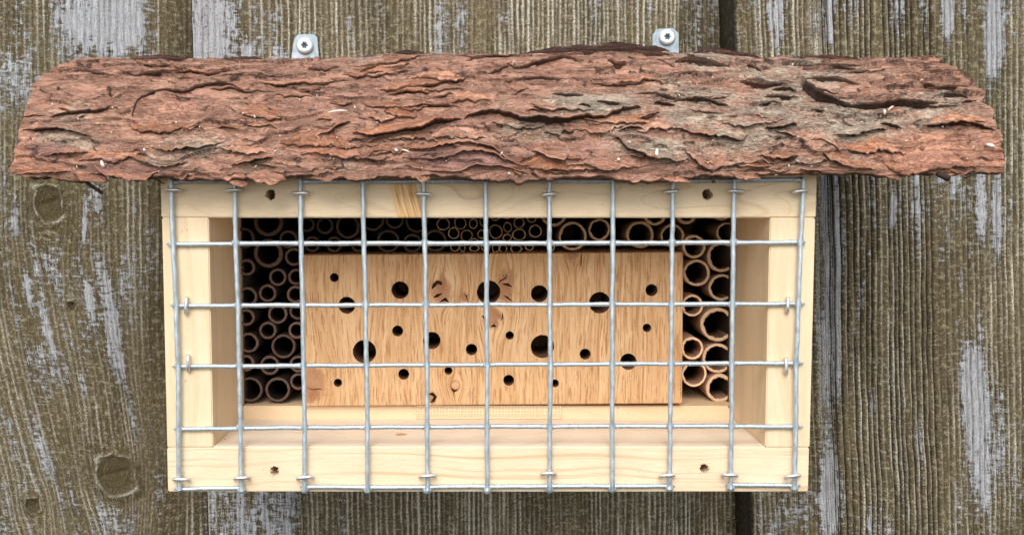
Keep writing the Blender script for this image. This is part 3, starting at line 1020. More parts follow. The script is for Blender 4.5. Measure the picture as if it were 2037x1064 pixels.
TOPL = [
    (610, 447, 15.5, 'small sooty reed tube beside the third upright wire, first of the upper row'),
    (646, 449, 17.7, 'sooty reed tube second in the upper row over the left end of the block'),
    (691.5, 451, 24.5, 'large sooty reed tube in the upper row just left of the fourth upright wire'),
    (741, 436, 24, 'large sooty reed tube right of the fourth upright wire, cut by the frame'),
    (785, 437, 19, 'sooty reed tube between the two large ones of the upper row, cut by the frame'),
    (829.5, 440, 24, 'large sooty reed tube in the upper row just left of the fifth upright wire'),
    (620, 486, 16.5, 'sooty reed tube lying on the far left end of the block behind the top wire'),
    (664, 486.5, 16.5, 'sooty reed tube second on the left end of the block behind the top wire'),
    (712, 488, 14.5, 'sooty reed tube on the block behind the crossing of top wire and fourth upright wire'),
    (772, 480, 23.5, 'large sooty reed tube lying on the block midway between fourth and fifth upright wires'),
    (820, 484, 19.5, 'sooty reed tube on the block just left of the fifth upright wire'),
    (866, 479, 23, 'large sooty reed tube on the block right of the fifth upright wire'),
]
for px, py, r, lab in TOPL:
    o = tube('reed_tube', px, py, r * 0.98, Y_T + random.uniform(0, 0.002), 0.0011, 'tube_sooty', LEN_T - 0.002, 0.2, odd=0.012)
    tag(o, lab, 'tube', 'sooty reed tubes lying along the top of the block')
STRAW = [
    (881.6, 446, 13.2, 1, 1, 'thin brown straw with a wide round mouth, first from the left under the frame'),
    (902.5, 464, 12, 1, 1, 'thin brown straw with crooked rim tucked below the first two straws'),
    (915.5, 444, 12.8, 1, 1, 'thin brown straw second from the left under the frame'),
    (941.5, 445, 10.2, 0.85, 1.1, 'thin upright oval straw third from the left under the frame'),
    (928, 469, 12.2, 1.0, 1.05, 'thin brown straw with open bent rim above the top wire, left of the small one'),
    (943.7, 481, 8.2, 1, 0.9, 'tiny brown straw half hidden by the top wire between two larger ones'),
    (958, 466, 9.5, 0.9, 1, 'thin brown straw behind the left edge of the sixth upright wire'),
    (961, 441, 9, 0.8, 1.1, 'thin brown straw under the frame behind the sixth upright wire'),
    (905, 492, 9.5, 1, 1, 'small frayed straw resting on the block at the left end of the straw bundle'),
    (920, 493, 7.5, 0.85, 1.2, 'narrow upright oval straw resting on the block, second of the lowest row'),
    (943.5, 494, 9.5, 1.1, 0.7, 'flattened straw resting on the block below the tiny one'),
    (966, 492, 9.5, 1, 1, 'small straw resting on the block behind the sixth upright wire'),
    (986.5, 461, 14, 1, 1.03, 'widest straw of the bundle with a splinter inside, right of the sixth upright wire'),
    (985, 432, 8.2, 1.1, 0.9, 'small straw cut by the frame above the widest straw'),
    (1010, 452, 10, 0.88, 1.12, 'tilted oval straw right above the widest straw'),
    (1032.6, 443.5, 11.3, 1, 1, 'round straw under the frame in the right half of the bundle'),
    (1009, 473, 8.8, 1.05, 0.95, 'small straw right of the widest one, just above the top wire'),
    (1032.6, 467, 13.2, 1.1, 0.88, 'broad flattened straw with nicked upper rim above the top wire'),
    (1058, 433, 10.5, 1, 1, 'straw cut by the frame near the right end of the bundle'),
    (1065, 460, 13.2, 1.03, 0.98, 'rightmost round straw of the bundle standing free against the dark'),
    (986, 494, 9.0, 0.9, 1, 'small straw on the block right of the sixth upright wire'),
    (1001, 495, 9.2, 0.9, 1, 'thin split straw resting on the block, under the widest straw'),
    (1027, 495, 11, 1.15, 0.75, 'flattened straw with angular rim resting on the block'),
    (1053, 491, 9, 1, 0.9, 'last small straw on the block at the right end of the bundle'),
    (1008, 431, 7, 1, 0.8, 'tiny straw just under the frame between the small and the round one'),
]
for px, py, r, sx, sz, lab in STRAW:
    o = tube('straw', px, py, r * 0.98, Y_T + random.uniform(-0.004, 0.003), 0.00046, 'straw', LEN_T - 0.004, 0.5, sx, sz, 28, odd=0.05)
    tag(o, lab, 'straw', 'thin straws bundled on top of the block')
RIGHT = [
    (1102, 424, 27.5, 'mid', 0.0014, 'tan bamboo tube cut by the frame behind the seventh upright wire'),
    (1139.5, 470, 29, 'mid', 0.0013, 'large tan bamboo tube lying on the block right of the seventh upright wire'),
    (1192.5, 457, 22.5, 'mid', 0.0010, 'tan bamboo tube with frayed rim left of the eighth upright wire'),
    (1273.6, 467, 28, 'mid', 0.0013, 'large tan bamboo tube lying on the block right of the eighth upright wire'),
    (1303, 424, 25, 'mid', 0.0013, 'tan bamboo tube cut by the frame between eighth and ninth upright wires'),
    (1338, 469, 24, 'mid', 0.0012, 'tan bamboo tube behind the ninth upright wire, with fibres on its rim'),
    (1366, 425, 21.5, 'mid', 0.0013, 'tan bamboo tube cut by the frame right of the ninth upright wire'),
    (1447, 463, 21.5, 'mid', 0.0010, 'tan bamboo tube in the top right corner behind the tenth upright wire'),
    (1436, 419, 20, 'mid', 0.0012, 'tan bamboo tube barely showing under the frame in the top right corner'),
    (1381, 490.5, 24, 'pale', 0.0012, 'pale bamboo tube crossed by the top wire beside the upper corner of the block'),
    (1437, 511, 31, 'pale', 0.0013, 'large pale bamboo tube under the top wire behind the tenth upright wire'),
    (1386, 543, 27.6, 'pale', 0.0013, 'pale bamboo tube with clean full ring beside the block, between the two upper wires'),
    (1436, 572, 27, 'pale', 0.0013, 'pale bamboo tube behind the tenth upright wire just above the second wire down'),
    (1378, 608, 22.3, 'pale', 0.0011, 'pale bamboo tube with saw-toothed inner rim crossed by the second wire down'),
    (1428, 646, 35, 'pale', 0.0015, 'largest pale bamboo tube just below the second wire down on the right'),
    (1377.5, 693, 23.2, 'pale', 0.0011, 'small pale bamboo tube beside the block above the third wire down'),
    (1428, 713, 31, 'pale', 0.0015, 'large pale bamboo tube crossed by the third wire down on the right'),
    (1381.5, 744.5, 26, 'pale', 0.0011, 'pale bamboo tube with a torn lower rim beside the block under the third wire down'),
    (1432.5, 772.5, 29, 'pale', 0.0016, 'pale bamboo tube with ragged inner rim at the bottom right corner'),
    (1096.5, 492, 8, 'mid', 0.0005, 'tiny tan tube on the block hidden by the seventh upright wire'),
]
for px, py, r, kind, wall, lab in RIGHT:
    o = tube('bamboo_tube', px, py, r * 0.98, Y_R + random.uniform(-0.003, 0.003), wall * random.uniform(0.72, 1.0), 'tube_' + kind, LEN_T - 0.003, 0.5, odd=0.028, seg=44)
    tag(o, lab, 'tube', 'pale bamboo tubes packed at the right of the block')

# ------------------------------------------------------------------ mounting plates
def plate(outline, sc, r, name='mounting_plate'):
    Yp = FENCE_Y - 0.0012
    bm = bmesh.new()
    f = [bm.verts.new(P(px, py, Yp)) for px, py in outline]
    b = [bm.verts.new(v.co + Vector((0, 0.0012, 0))) for v in f]
    bm.faces.new(f)
    bm.faces.new(b[::-1])
    for i in range(len(f)):
        j = (i + 1) % len(f)
        bm.faces.new((f[i], f[j], b[j], b[i]))
    bmesh.ops.bevel(bm, geom=list(bm.edges), offset=0.0002, segments=2, affect='EDGES')
    o = link(name, bm_mesh(name, bm), M['plate'], hotel)
    c = P(*sc, Yp)
    rr = r * PXM(Yp)
    prof = [(1.08, 0.0), (1.08, -0.0005), (1.02, -0.0012), (0.98, -0.0018), (0.80, -0.0023), (0.56, -0.0024)]
    seg = 48
    vs, qs = [], []
    for q, y in prof:
        for i in range(seg):
            a_ = 2 * math.pi * i / seg
            vs.append((c.x + math.cos(a_) * rr * q, Yp + y, c.z + math.sin(a_) * rr * q))
    star = lambda a_: 0.36 + 0.09 * math.cos(6 * a_ + 0.5)
    for y in (-0.0024, -0.0004):
        for i in range(seg):
            a_ = 2 * math.pi * i / seg
            vs.append((c.x + math.cos(a_) * rr * star(a_), Yp + y, c.z + math.sin(a_) * rr * star(a_)))
    for k_ in range(len(prof) + 1):
        for i in range(seg):
            j = (i + 1) % seg
            qs.append((k_ * seg + i, k_ * seg + j, (k_ + 1) * seg + j, (k_ + 1) * seg + i))
    me = mesh_np('screw', np.array(vs), np.array(qs))
    s = link('screw', me, M['screw'], o, True)
    c2 = c + Vector((0, -0.0006, 0))
    disc('recess', c2, rr * 0.46, rr * 0.46, 0.0003, 'recess', o, jag=0)
    return o


plate([(579, 190), (580, 112), (585, 78), (592, 69), (622, 68), (631, 74), (634, 112), (635, 190)], (607, 92), 16)
plate([(1298, 190), (1298, 69), (1309, 58), (1338, 56), (1350, 66), (1351, 190)], (1326.5, 75), 15.5)

# ------------------------------------------------------------------ bark roof
YF0 = -0.017
# arched cross-section: (depth, height) of the outer bark surface, metres from the front lower edge
zf = P(1000, 356, YF0).z
prof = np.array([(0.000, 0.000), (0.0008, 0.006), (0.0022, 0.012), (0.006, 0.021), (0.0125, 0.0295), (0.0215, 0.0375), (0.032, 0.0445), (0.045, 0.0505), (0.060, 0.0545), (0.078, 0.056), (0.100, 0.0545), (0.134, 0.048)])
dl = np.concatenate([[0], np.cumsum(np.hypot(*np.diff(prof, axis=0).T))])


def smooth_prof(v):
    """depth, height and outward normal at arc length v (metres), smoothed"""
    v = np.asarray(v, float)
    acc = 0
    for d in (-0.006, -0.003, 0.0, 0.003, 0.006):
        w = np.clip(v + d, 0, dl[-1])
        acc = acc + np.stack([np.interp(w, dl, prof[:, 0]), np.interp(w, dl, prof[:, 1])], -1)
    return acc / 5


def prof_full(v):
    p = smooth_prof(v)
    e = smooth_prof(np.asarray(v) + 0.0015) - smooth_prof(np.asarray(v) - 0.0015)
    ln = np.maximum(np.hypot(e[..., 0], e[..., 1]), 1e-9)
    return p[..., 0], p[..., 1], -e[..., 1] / ln, e[..., 0] / ln     # y, z, ny, nz


VV = np.linspace(0, dl[-1], 400)
_y, _z, _, _ = prof_full(VV)
_py = proj(0, YF0 + _y, zf + _z)[1]
imin = int(np.argmin(_py))


def pix_to_uv(px, py):
    v = float(np.interp(-py, -_py[:imin], VV[:imin]))
    y = float(prof_full(v)[0])
    z = zf + float(prof_full(v)[1])
    dep = (YF0 + y + DIST) * CP - (z - CAM_Z) * SP
    if py > _py[0]:
        v = -(py - _py[0]) * dep / F_PX
    return (px - PPX) / F_PX * dep, v


UL, UR = pix_to_uv(26, 350)[0], pix_to_uv(1996, 350)[0]


def bark_low(u, v):
    """slow swell of the bark, mm; u, v in mm"""
    rise = 2.6 * sstep(-70, -30, u) * (1 - sstep(100, 130, u)) * sstep(42, 66, v)
    return rise + 3.2 * (fbm(u / 60.0, v / 22.0, 301, 3) - 0.5) + 1.4 * (fbm(u / 17.0, v / 8.0, 305, 3) - 0.5)


def saw(u, v, per, warp, seed, su, sv, sharp=0.04, want_edge=False):
    """overlapping scales: rises gently going down the slope, then drops sharply"""
    ph = v / per + warp * fbm(u / su, v / sv, seed, 4, 0.55) + 0.10 * fbm(u / 2.2, v / 1.6, seed + 7, 2)
    fr = ph - np.floor(ph)
    if want_edge:
        return 1 - sstep(sharp * 1.1, sharp * 1.1 + 0.05 + 0.02 * per / 6.0, fr)
    return np.where(fr < sharp, fr / sharp, 1 - (fr - sharp) / (1 - sharp))


def bark_h(u, v):
    rgt = sstep(60, 190, u) * 0.5 + 0.75
    m1 = sstep(0.34, 0.66, fbm(u / 26.0, v / 10.0, 311, 3))
    m2 = sstep(0.32, 0.62, fbm(u / 15.0, v / 7.0, 313, 3))
    h = bark_low(u, v)
    h = h + (saw(u, v, 15.0, 3.6, 321, 46, 15) - 0.5) * 2.5 * m1 * rgt
    h = h + (saw(u, v, 6.0, 4.2, 331, 26, 8, 0.06) - 0.5) * 1.05 * m2 * rgt
    h = h + (saw(u, v, 2.6, 4.0, 341, 16, 5, 0.14) - 0.5) * 0.65 * (0.1 + 0.6 * m1)
    h = h + (0.25 + 0.5 * m2) * (fbm(u / 2.6, v / 1.5, 351, 4) - 0.5)
    return h


def bark_edge(u, v):
    m1 = sstep(0.40, 0.60, fbm(u / 26.0, v / 10.0, 311, 3))
    m2 = sstep(0.42, 0.60, fbm(u / 15.0, v / 7.0, 313, 3))
    e = np.maximum(saw(u, v, 15.0, 3.6, 321, 46, 15, 0.03, True) * m1, saw(u, v, 6.0, 4.2, 331, 26, 8, 0.05, True) * m2)
    return e * sstep(0.30, 0.50, fbm(u / 5.0, v / 3.0, 361, 3))


GREY = [(150, 225, 80, 25, 0.5), (130, 275, 70, 22, 0.9), (170, 285, 40, 18, 0.8), (390, 290, 80, 32, 0.8), (330, 320, 80, 20, 0.6), (500, 330, 60, 18, 0.5), (690, 330, 50, 30, 0.4),
        (880, 118, 60, 14, 0.6), (1010, 215, 50, 20, 0.5), (1180, 210, 120, 32, 1.0), (1060, 260, 90, 26, 0.8), (960, 275, 90, 26, 0.5), (1240, 270, 60, 40, 0.8),
        (1300, 300, 70, 30, 0.9), (1400, 210, 160, 60, 0.7), (1560, 200, 90, 60, 0.9), (1700, 240, 120, 50, 1.0), (1500, 270, 120, 40, 0.8), (1850, 215, 120, 40, 0.8), (1600, 140, 200, 26, 0.7),
        (1380, 125, 90, 26, 0.9), (1540, 320, 120, 26, 0.5), (300, 285, 40, 20, 0.3), (720, 125, 40, 12, 0.7)]
ORNG = [(45, 322, 26, 42, 1.4), (110, 358, 40, 9, 1.0), (170, 110, 60, 9, 0.9), (125, 150, 30, 14, 0.5), (390, 352, 60, 7, 0.9), (470, 350, 50, 6, 0.6), (790, 96, 30, 5, 0.8), (1020, 364, 60, 5, 1.0),
        (1090, 362, 30, 5, 1.0), (1590, 345, 60, 8, 0.9), (1850, 302, 105, 36, 1.4), (1975, 315, 26, 38, 1.4), (1840, 115, 60, 9, 0.9), (1500, 100, 14, 8, 0.9), (350, 220, 90, 22, 0.55),
        (560, 225, 30, 12, 0.5), (1190, 150, 100, 20, 0.3), (1480, 150, 30, 12, 0.5), (900, 190, 160, 30, 0.25), (1700, 125, 90, 10, 0.4), (300, 160, 130, 26, 0.3)]
PURP = [(90, 300, 60, 22, 0.9), (210, 335, 50, 30, 0.8), (270, 345, 60, 22, 0.8), (530, 370, 40, 12, 0.9), (880, 245, 110, 26, 0.6), (930, 315, 160, 30, 0.7), (1180, 315, 80, 30, 0.6),
        (1390, 340, 60, 18, 0.6), (600, 345, 60, 16, 0.6), (420, 320, 40, 20, 0.3), (700, 310, 70, 30, 0.4)]


def tone_fields(U, V):
    """grey, orange and purple weathering of the bark at u, v (m)"""
    g0 = (0.55 + 0.5 * sstep(-40, 120, U * 1000)) * (fbm(U * 1000 / 16, V * 1000 / 6, 401, 4) - 0.5)
    o0 = 0.5 * (fbm(U * 1000 / 14, V * 1000 / 6, 405, 4) - 0.5)
    p0 = 0.5 * (fbm(U * 1000 / 20, V * 1000 / 7, 409, 4) - 0.5)
    out = []
    for base, lst in ((g0, GREY), (o0, ORNG), (p0, PURP)):
        acc = np.zeros_like(U)
        for px, py, rx, ry, st in lst:
            cu, cv = pix_to_uv(px, py)
            ru = abs(pix_to_uv(px + rx, py)[0] - cu)
            rv = max(abs(pix_to_uv(px, max(py - ry, 106))[1] - cv), abs(pix_to_uv(px, min(py + ry, 352))[1] - cv), 0.0012)
            acc = np.maximum(acc, st * np.exp(-(((U - cu) / ru) ** 2 + ((V - cv) / rv) ** 2)))
        out.append(np.clip(acc + base * (0.5 + acc), 0, 1.2))
    return out


def bark_material():
    k = NT('pine_bark')
    uv = k.sep(k.attr('bark_mm', 1))
    tone = k.sep(k.attr('tone', 1))
    g = k.comb(uv[0], uv[1], k.math('ADD', uv[2], k.math('MULTIPLY', k.rand(), 40.0)))      # mm
    n1 = k.noise(k.scale(g, 0.10, 0.28, 1), 1.0, 4.0, 0.6, 0.4)
    n2 = k.noise(k.scale(g, 0.5, 1.1, 1), 1.0, 4.0, 0.65, 0.6)
    n3 = k.noise(k.scale(g, 2.2, 3.2, 1), 1.0, 3.0, 0.6)
    # thin layered edges
    w = k.noise(k.scale(g, 0.05, 0.2, 0.25), 1.0, 5.0, 0.62, 0.8)
    fr = k.math('FRACT', k.math('ADD', k.math('MULTIPLY', w, 17.0), k.math('MULTIPLY', uv[1], 0.14)))
    m_ = k.noise(k.scale(g, 0.06, 0.14, 1), 1.0, 3.0, 0.6)
    edge = k.math('MULTIPLY', k.rng(fr, 0.0, 0.16, 1.0, 0.0), k.rng(m_, 0.38, 0.50))
    step = k.math('MULTIPLY', fr, k.rng(m_, 0.40, 0.54))
    c = k.mix(k.rng(n1, 0.36, 0.64), (0.43, 0.195, 0.122), (0.57, 0.305, 0.205))
    c = k.mix(k.rng(n2, 0.50, 0.64, 0, 0.7), c, (0.62, 0.40, 0.30))
    c = k.mix(k.rng(n2, 0.48, 0.36, 0, 0.45), c, (0.21, 0.092, 0.062))
    gr = k.mix(k.rng(n2, 0.38, 0.62), (0.29, 0.225, 0.17), (0.58, 0.50, 0.39))
    hv = k.n('ShaderNodeHueSaturation')
    k.put(hv.inputs['Value'], k.rng(k.math('FRACT', k.math('MULTIPLY', k.rand(), 7.31)), 0, 1, 0.84, 1.36))
    k.put(hv.inputs['Saturation'], k.rng(k.rand(), 0, 1, 0.96, 1.18))
    k.put(hv.inputs['Color'], c)
    c = hv.outputs[0]
    nn = k.math('MULTIPLY', k.math('SUBTRACT', n2, 0.5), 1.8)
    c = k.mix(k.rng(k.math('ADD', tone[0], nn), 0.30, 0.85, 0, 0.9), c, gr)
    orr = k.mix(k.rng(n2, 0.38, 0.62), (0.48, 0.20, 0.12), (0.66, 0.36, 0.25))
    c = k.mix(k.rng(k.math('ADD', tone[1], nn), 0.35, 0.85), c, orr)
    pu = k.mix(k.rng(n2, 0.38, 0.62), (0.22, 0.105, 0.088), (0.39, 0.225, 0.20))
    c = k.mix(k.rng(k.math('ADD', tone[2], nn), 0.35, 0.8, 0, 0.85), c, pu)
    c = k.mix(k.math('MULTIPLY', k.math('MAXIMUM', edge, k.attr('broken_shade')), 0.85), c, (0.040, 0.022, 0.018))
    c = k.mix(k.rng(n3, 0.58, 0.70, 0, 0.5), c, (0.50, 0.37, 0.30))
    c = k.mix(k.rng(n3, 0.40, 0.30, 0, 0.6), c, (0.07, 0.03, 0.022))
    h = k.math('ADD', k.math('MULTIPLY', n2, 0.9), k.math('ADD', k.math('MULTIPLY', n3, 0.5), k.math('MULTIPLY', step, 0.9)))
    return k.done(c, 0.88, k.bump(h, 0.0009, 0.9), spec=0.2)


M['bark'] = bark_material()


def bark_point(U, V, h_mm):
    y, z, ny, nz = prof_full(V)
    return np.stack([U + 0 * V, YF0 + y + ny * h_mm * 0.001, zf + z + nz * h_mm * 0.001], -1)


# sheet: outer face dense where it can be seen, inner face coarse
vis = np.arange(0.0, 0.100, 0.00042)
v_out = np.concatenate([vis, np.linspace(0.102, dl[-1], 24)])
u_n = np.linspace(0, 1, 1150)
Un, Vg = np.meshgrid(u_n, v_out)
# ragged ends and lower edge
bot_px = np.array([(26, 349), (60, 360), (150, 363), (185, 350), (300, 358), (480, 362), (600, 356), (700, 357), (900, 359), (1040, 366), (1150, 360), (1300, 366), (1400, 355), (1480, 352), (1560, 351), (1700, 345), (1790, 357), (1850, 347), (1996, 341)], float)
bot_dv = (bot_px[:, 1] - 353) * PXM(YF0)                # metres of extra length at the lower edge
u_bot = np.array([pix_to_uv(p, 350)[0] for p in bot_px[:, 0]])
Ubase = UL + Un * (UR - UL)
rag_l = 0.005 * (fbm(Vg * 1000 / 6.0, Vg * 0 + 3.3, 501, 4) - 0.5) - 0.0005 + 0.0015 * sstep(0.062, 0.075, Vg)
rag_r = 0.006 * (fbm(Vg * 1000 / 6.0, Vg * 0 + 8.3, 503, 4) - 0.5)
Ug = Ubase + rag_l * (1 - sstep(0, 0.04, Un)) + rag_r * sstep(0.96, 1, Un)
drop = np.interp(Ubase, u_bot, bot_dv) + 0.0022 * (fbm(Ubase * 1000 / 3.0, Ubase * 0, 507, 4) - 0.5) + 0.0024 * (fbm(Ubase * 1000 / 12.0, Ubase * 0, 508, 2) - 0.5)
Vg2 = Vg - drop * (1 - sstep(0, 0.012, Vg))
Hg = bark_h(Ug * 1000, Vg2 * 1000)
y, z, ny, nz = prof_full(np.clip(Vg2, 0, None))
Zx = np.minimum(Vg2, 0)                                  # below v=0 the sheet hangs straight down
OUT = np.stack([Ug, YF0 + y + ny * Hg * 0.001, zf + z + Zx + nz * Hg * 0.001], -1)
# inner face
vi = np.linspace(0, dl[-1], 40)[::-1]
Uni, Vi = np.meshgrid(u_n, vi)
Ui = UL + Uni * (UR - UL)
Ui = Ui + (0.005 * (fbm(Vi * 1000 / 6.0, Vi * 0 + 3.3, 501, 4) - 0.5)) * (1 - sstep(0, 0.04, Uni))
dri = np.interp(Ui, u_bot, bot_dv) + 0.0022 * (fbm(Ui * 1000 / 3.0, Ui * 0, 507, 4) - 0.5) + 0.0024 * (fbm(Ui * 1000 / 12.0, Ui * 0, 508, 2) - 0.5)
Vi2 = Vi - dri * (1 - sstep(0, 0.012, Vi))
hi = -5.0 + 2.2 * (fbm(Ui * 1000 / 14.0, Vi * 1000 / 8.0, 511, 3) - 0.5)
y, z, ny, nz = prof_full(np.clip(Vi2, 0, None))
INN = np.stack([Ui, YF0 + y + ny * hi * 0.001, zf + z + np.minimum(Vi2, 0) + nz * hi * 0.001], -1)
ALL = np.concatenate([OUT, INN], 0)
nr, nc = ALL.shape[:2]
q = grid_quads(nr, nc)
last = np.stack([np.arange(nc - 1) + (nr - 1) * nc, np.arange(nc - 1) + 1 + (nr - 1) * nc, np.arange(nc - 1) + 1, np.arange(nc - 1)], -1)
q = np.concatenate([q, last], 0)
# end caps: each inner row joined to the matching outer row
caps = []
n_out = len(v_out)
idx_out = [int(np.argmin(np.abs(v_out - v))) for v in vi]
for col, flip in ((0, False), (nc - 1, True)):
    for a_ in range(len(vi) - 1):
        o0, o1 = idx_out[a_], idx_out[a_ + 1]
        i0, i1 = (n_out + a_) * nc + col, (n_out + a_ + 1) * nc + col
        chain = list(range(o0, o1 - 1, -1))
        for b_ in range(len(chain) - 1):
            t0, t1 = b_ / (len(chain) - 1), (b_ + 1) / (len(chain) - 1)
            ia, ib = (i0, i0) if t1 <= 0.5 else ((i0, i1) if t0 < 0.5 else (i1, i1))
            f = [chain[b_] * nc + col, chain[b_ + 1] * nc + col, ib, ia]
            caps.append(f)
caps = np.array(caps)
tri = caps[:, 2] == caps[:, 3]
q = np.concatenate([q[:, ::-1], caps[~tri]], 0)
me = mesh_np('bark_roof', ALL, q)
cap_tris = caps[tri][:, :3]
# triangles of the end caps go in through bmesh-free loops
me2 = bpy.data.meshes.new('bark_roof')
me2.vertices.add(nr * nc)
me2.vertices.foreach_set('co', ALL.astype(np.float32).ravel())
loops = np.concatenate([q.ravel(), cap_tris.ravel()]).astype(np.int32)
me2.loops.add(len(loops))
me2.loops.foreach_set('vertex_index', loops)
starts = np.concatenate([np.arange(len(q)) * 4, len(q) * 4 + np.arange(len(cap_tris)) * 3]).astype(np.int32)
me2.polygons.add(len(starts))
me2.polygons.foreach_set('loop_start', starts)
me2.update(calc_edges=True)
bpy.data.meshes.remove(me)
me = me2
tg, to, tpu = tone_fields(Ug, np.clip(Vg2, 0, None))
zi = np.zeros_like(Ui)
attr_v(me, 'bark_mm', np.concatenate([np.stack([Ug * 1000, Vg2 * 1000, Hg], -1), np.stack([Ui * 1000, Vi2 * 1000 + 300, zi], -1)], 0))
attr_v(me, 'tone', np.concatenate([np.stack([tg, to, tpu], -1), np.stack([zi, zi + 0.5, zi + 0.3], -1)], 0))
attr_f(me, 'broken_shade', np.concatenate([bark_edge(Ug * 1000, Vg2 * 1000), zi], 0))
roof = link('bark_roof', me, M['bark'], hotel, smooth=True)
# support blocks under the bark, on top of the box
for xa, xb in ((XL + 0.004, XL + 0.022), (XR - 0.022, XR - 0.004)):
    bm = bmesh.new()
    ys = np.linspace(0.004, BOX_D - 0.004, 12)
    vcur = np.interp(ys, YF0 + _y, VV)
    tz = zf + prof_full(vcur)[1] - 0.0085
    ring = [(yy, ZT + 0.0001) for yy in (ys[0], ys[-1])]
    pts = [(ys[0], ZT + 0.0001)] + list(zip(ys, tz)) + [(ys[-1], ZT + 0.0001)]
    A_ = [bm.verts.new((xa, p[0], p[1])) for p in pts]
    B_ = [bm.verts.new((xb, p[0], p[1])) for p in pts]
    bm.faces.new(A_)
    bm.faces.new(B_[::-1])
    for i in range(len(pts)):
        j = (i + 1) % len(pts)
        bm.faces.new((A_[i], A_[j], B_[j], B_[i]))
    link('roof_support', bm_mesh('roof_support', bm), M['pine_z'], hotel)


def flake(poly, width_px, lift, thick=0.7, rows=9, sink=1.3, curl=0.0, step=0.0009, tone=None, jag=0.5):
    """a plate of bark whose free lower edge follows the pixel polyline poly"""
    uv = np.array([pix_to_uv(*p) for p in poly])
    seg = np.hypot(*np.diff(uv, axis=0).T)
    L = np.concatenate([[0], np.cumsum(seg)])
    n = max(8, int(L[-1] / step))
    s = np.linspace(0, L[-1], n)
    # rounded corners: smooth the polyline, then roughen it
    uu, vv = np.interp(s, L, uv[:, 0]), np.interp(s, L, uv[:, 1])
    kn = max(1, int(n * 0.04))
    ker = np.ones(2 * kn + 1) / (2 * kn + 1)
    uu = np.convolve(np.pad(uu, kn, 'edge'), ker, 'valid')
    vv = np.convolve(np.pad(vv, kn, 'edge'), ker, 'valid')
    sd_ = random.randrange(10000)
    jg = jag * ((fbm(s * 1000 / 1.5, s * 0 + 1, sd_, 4, 0.65) - 0.5) * 0.0032 + (fbm(s * 1000 / 8.0, s * 0 + 5, sd_, 2) - 0.5) * 0.004)
    vv = vv + jg
    tt = np.linspace(0, 1, n)
    prof_w = np.clip(np.sin(np.pi * np.clip(tt, 0.002, 0.998)), 0, 1) ** 0.55
    W = width_px * PXM(-0.02) * prof_w * (0.75 + 0.5 * fbm(s * 1000 / 9.0, s * 0, sd_ + 3, 3))
    T = np.linspace(0, 1, rows)[:, None] ** 1.15
    Uf = uu[None, :] + 0 * T
    Vf = vv[None, :] + W[None, :] * T
    Vc = np.clip(Vf, 0, None)
    base = bark_low(Uf * 1000, Vc * 1000)
    facing = 0.35 + 0.65 * np.clip(-prof_full(Vc)[2], 0, 1)
    lf = lift * facing * (0.35 + 0.65 * prof_w[None, :]) * (0.7 + 0.6 * fbm(Uf * 1000 / 8.0, Uf * 0 + 2, sd_ + 5, 3))
    hump = (1 - T) ** (1.0 + curl)
    fine = (saw(Uf * 1000, Vf * 1000, 2.4, 2.4, sd_ % 97, 12, 5, 0.2) - 0.5) * 0.3 + 0.5 * (fbm(Uf * 1000 / 2.2, Vf * 1000 / 1.5, sd_ + 9, 3) - 0.5)
    top = base * 1.0 + lf * hump - sink * T ** 2 - 1.6 * (1 - prof_w[None, :]) + fine * (1 - 0.6 * T) + 0.35
    und = base[:3] + lf[:3] * hump[:3] - thick * (0.6 + 0.8 * fbm(s * 1000 / 5.0, s * 0 + 4, sd_ + 11, 2))[None, :] - sink * 0.4 * np.linspace(0, 1, 3)[:, None] - 1.6 * (1 - prof_w[None, :])
    und[2] = base[2] - 2.5

    def pos(U, V, h):
        p = bark_point(U, np.clip(V, 0, None), h)
        p[..., 2] += np.minimum(V, 0)
        return p
    A = np.concatenate([pos(Uf[:3], Vf[:3] + 0.0002, und)[::-1], pos(Uf, Vf, top)], 0)
    nr_, nc_ = A.shape[:2]
    me = mesh_np('bark_flake', A, grid_quads(nr_, nc_)[:, ::-1])
    UU = np.concatenate([Uf[:3][::-1], Uf], 0)
    VVf = np.concatenate([Vf[:3][::-1], Vf], 0)
    if tone is None:
        t3 = np.stack(tone_fields(UU, np.clip(VVf, 0, None)), -1)
    else:
        t3 = np.zeros((*UU.shape, 3)) + np.array(tone)
    attr_v(me, 'bark_mm', np.stack([UU * 1000, VVf * 1000, np.concatenate([und[::-1], top], 0) * 1.5], -1))
    attr_v(me, 'tone', t3)
    bk = np.zeros_like(UU)
    bk[:3] = 1.0  # underside blackened: dark broken bark plus crevice shade put into the colour
    bk[3] = 0.8
    attr_f(me, 'broken_shade', bk)
    return link('bark_flake', me, M['bark'], roof, smooth=True)


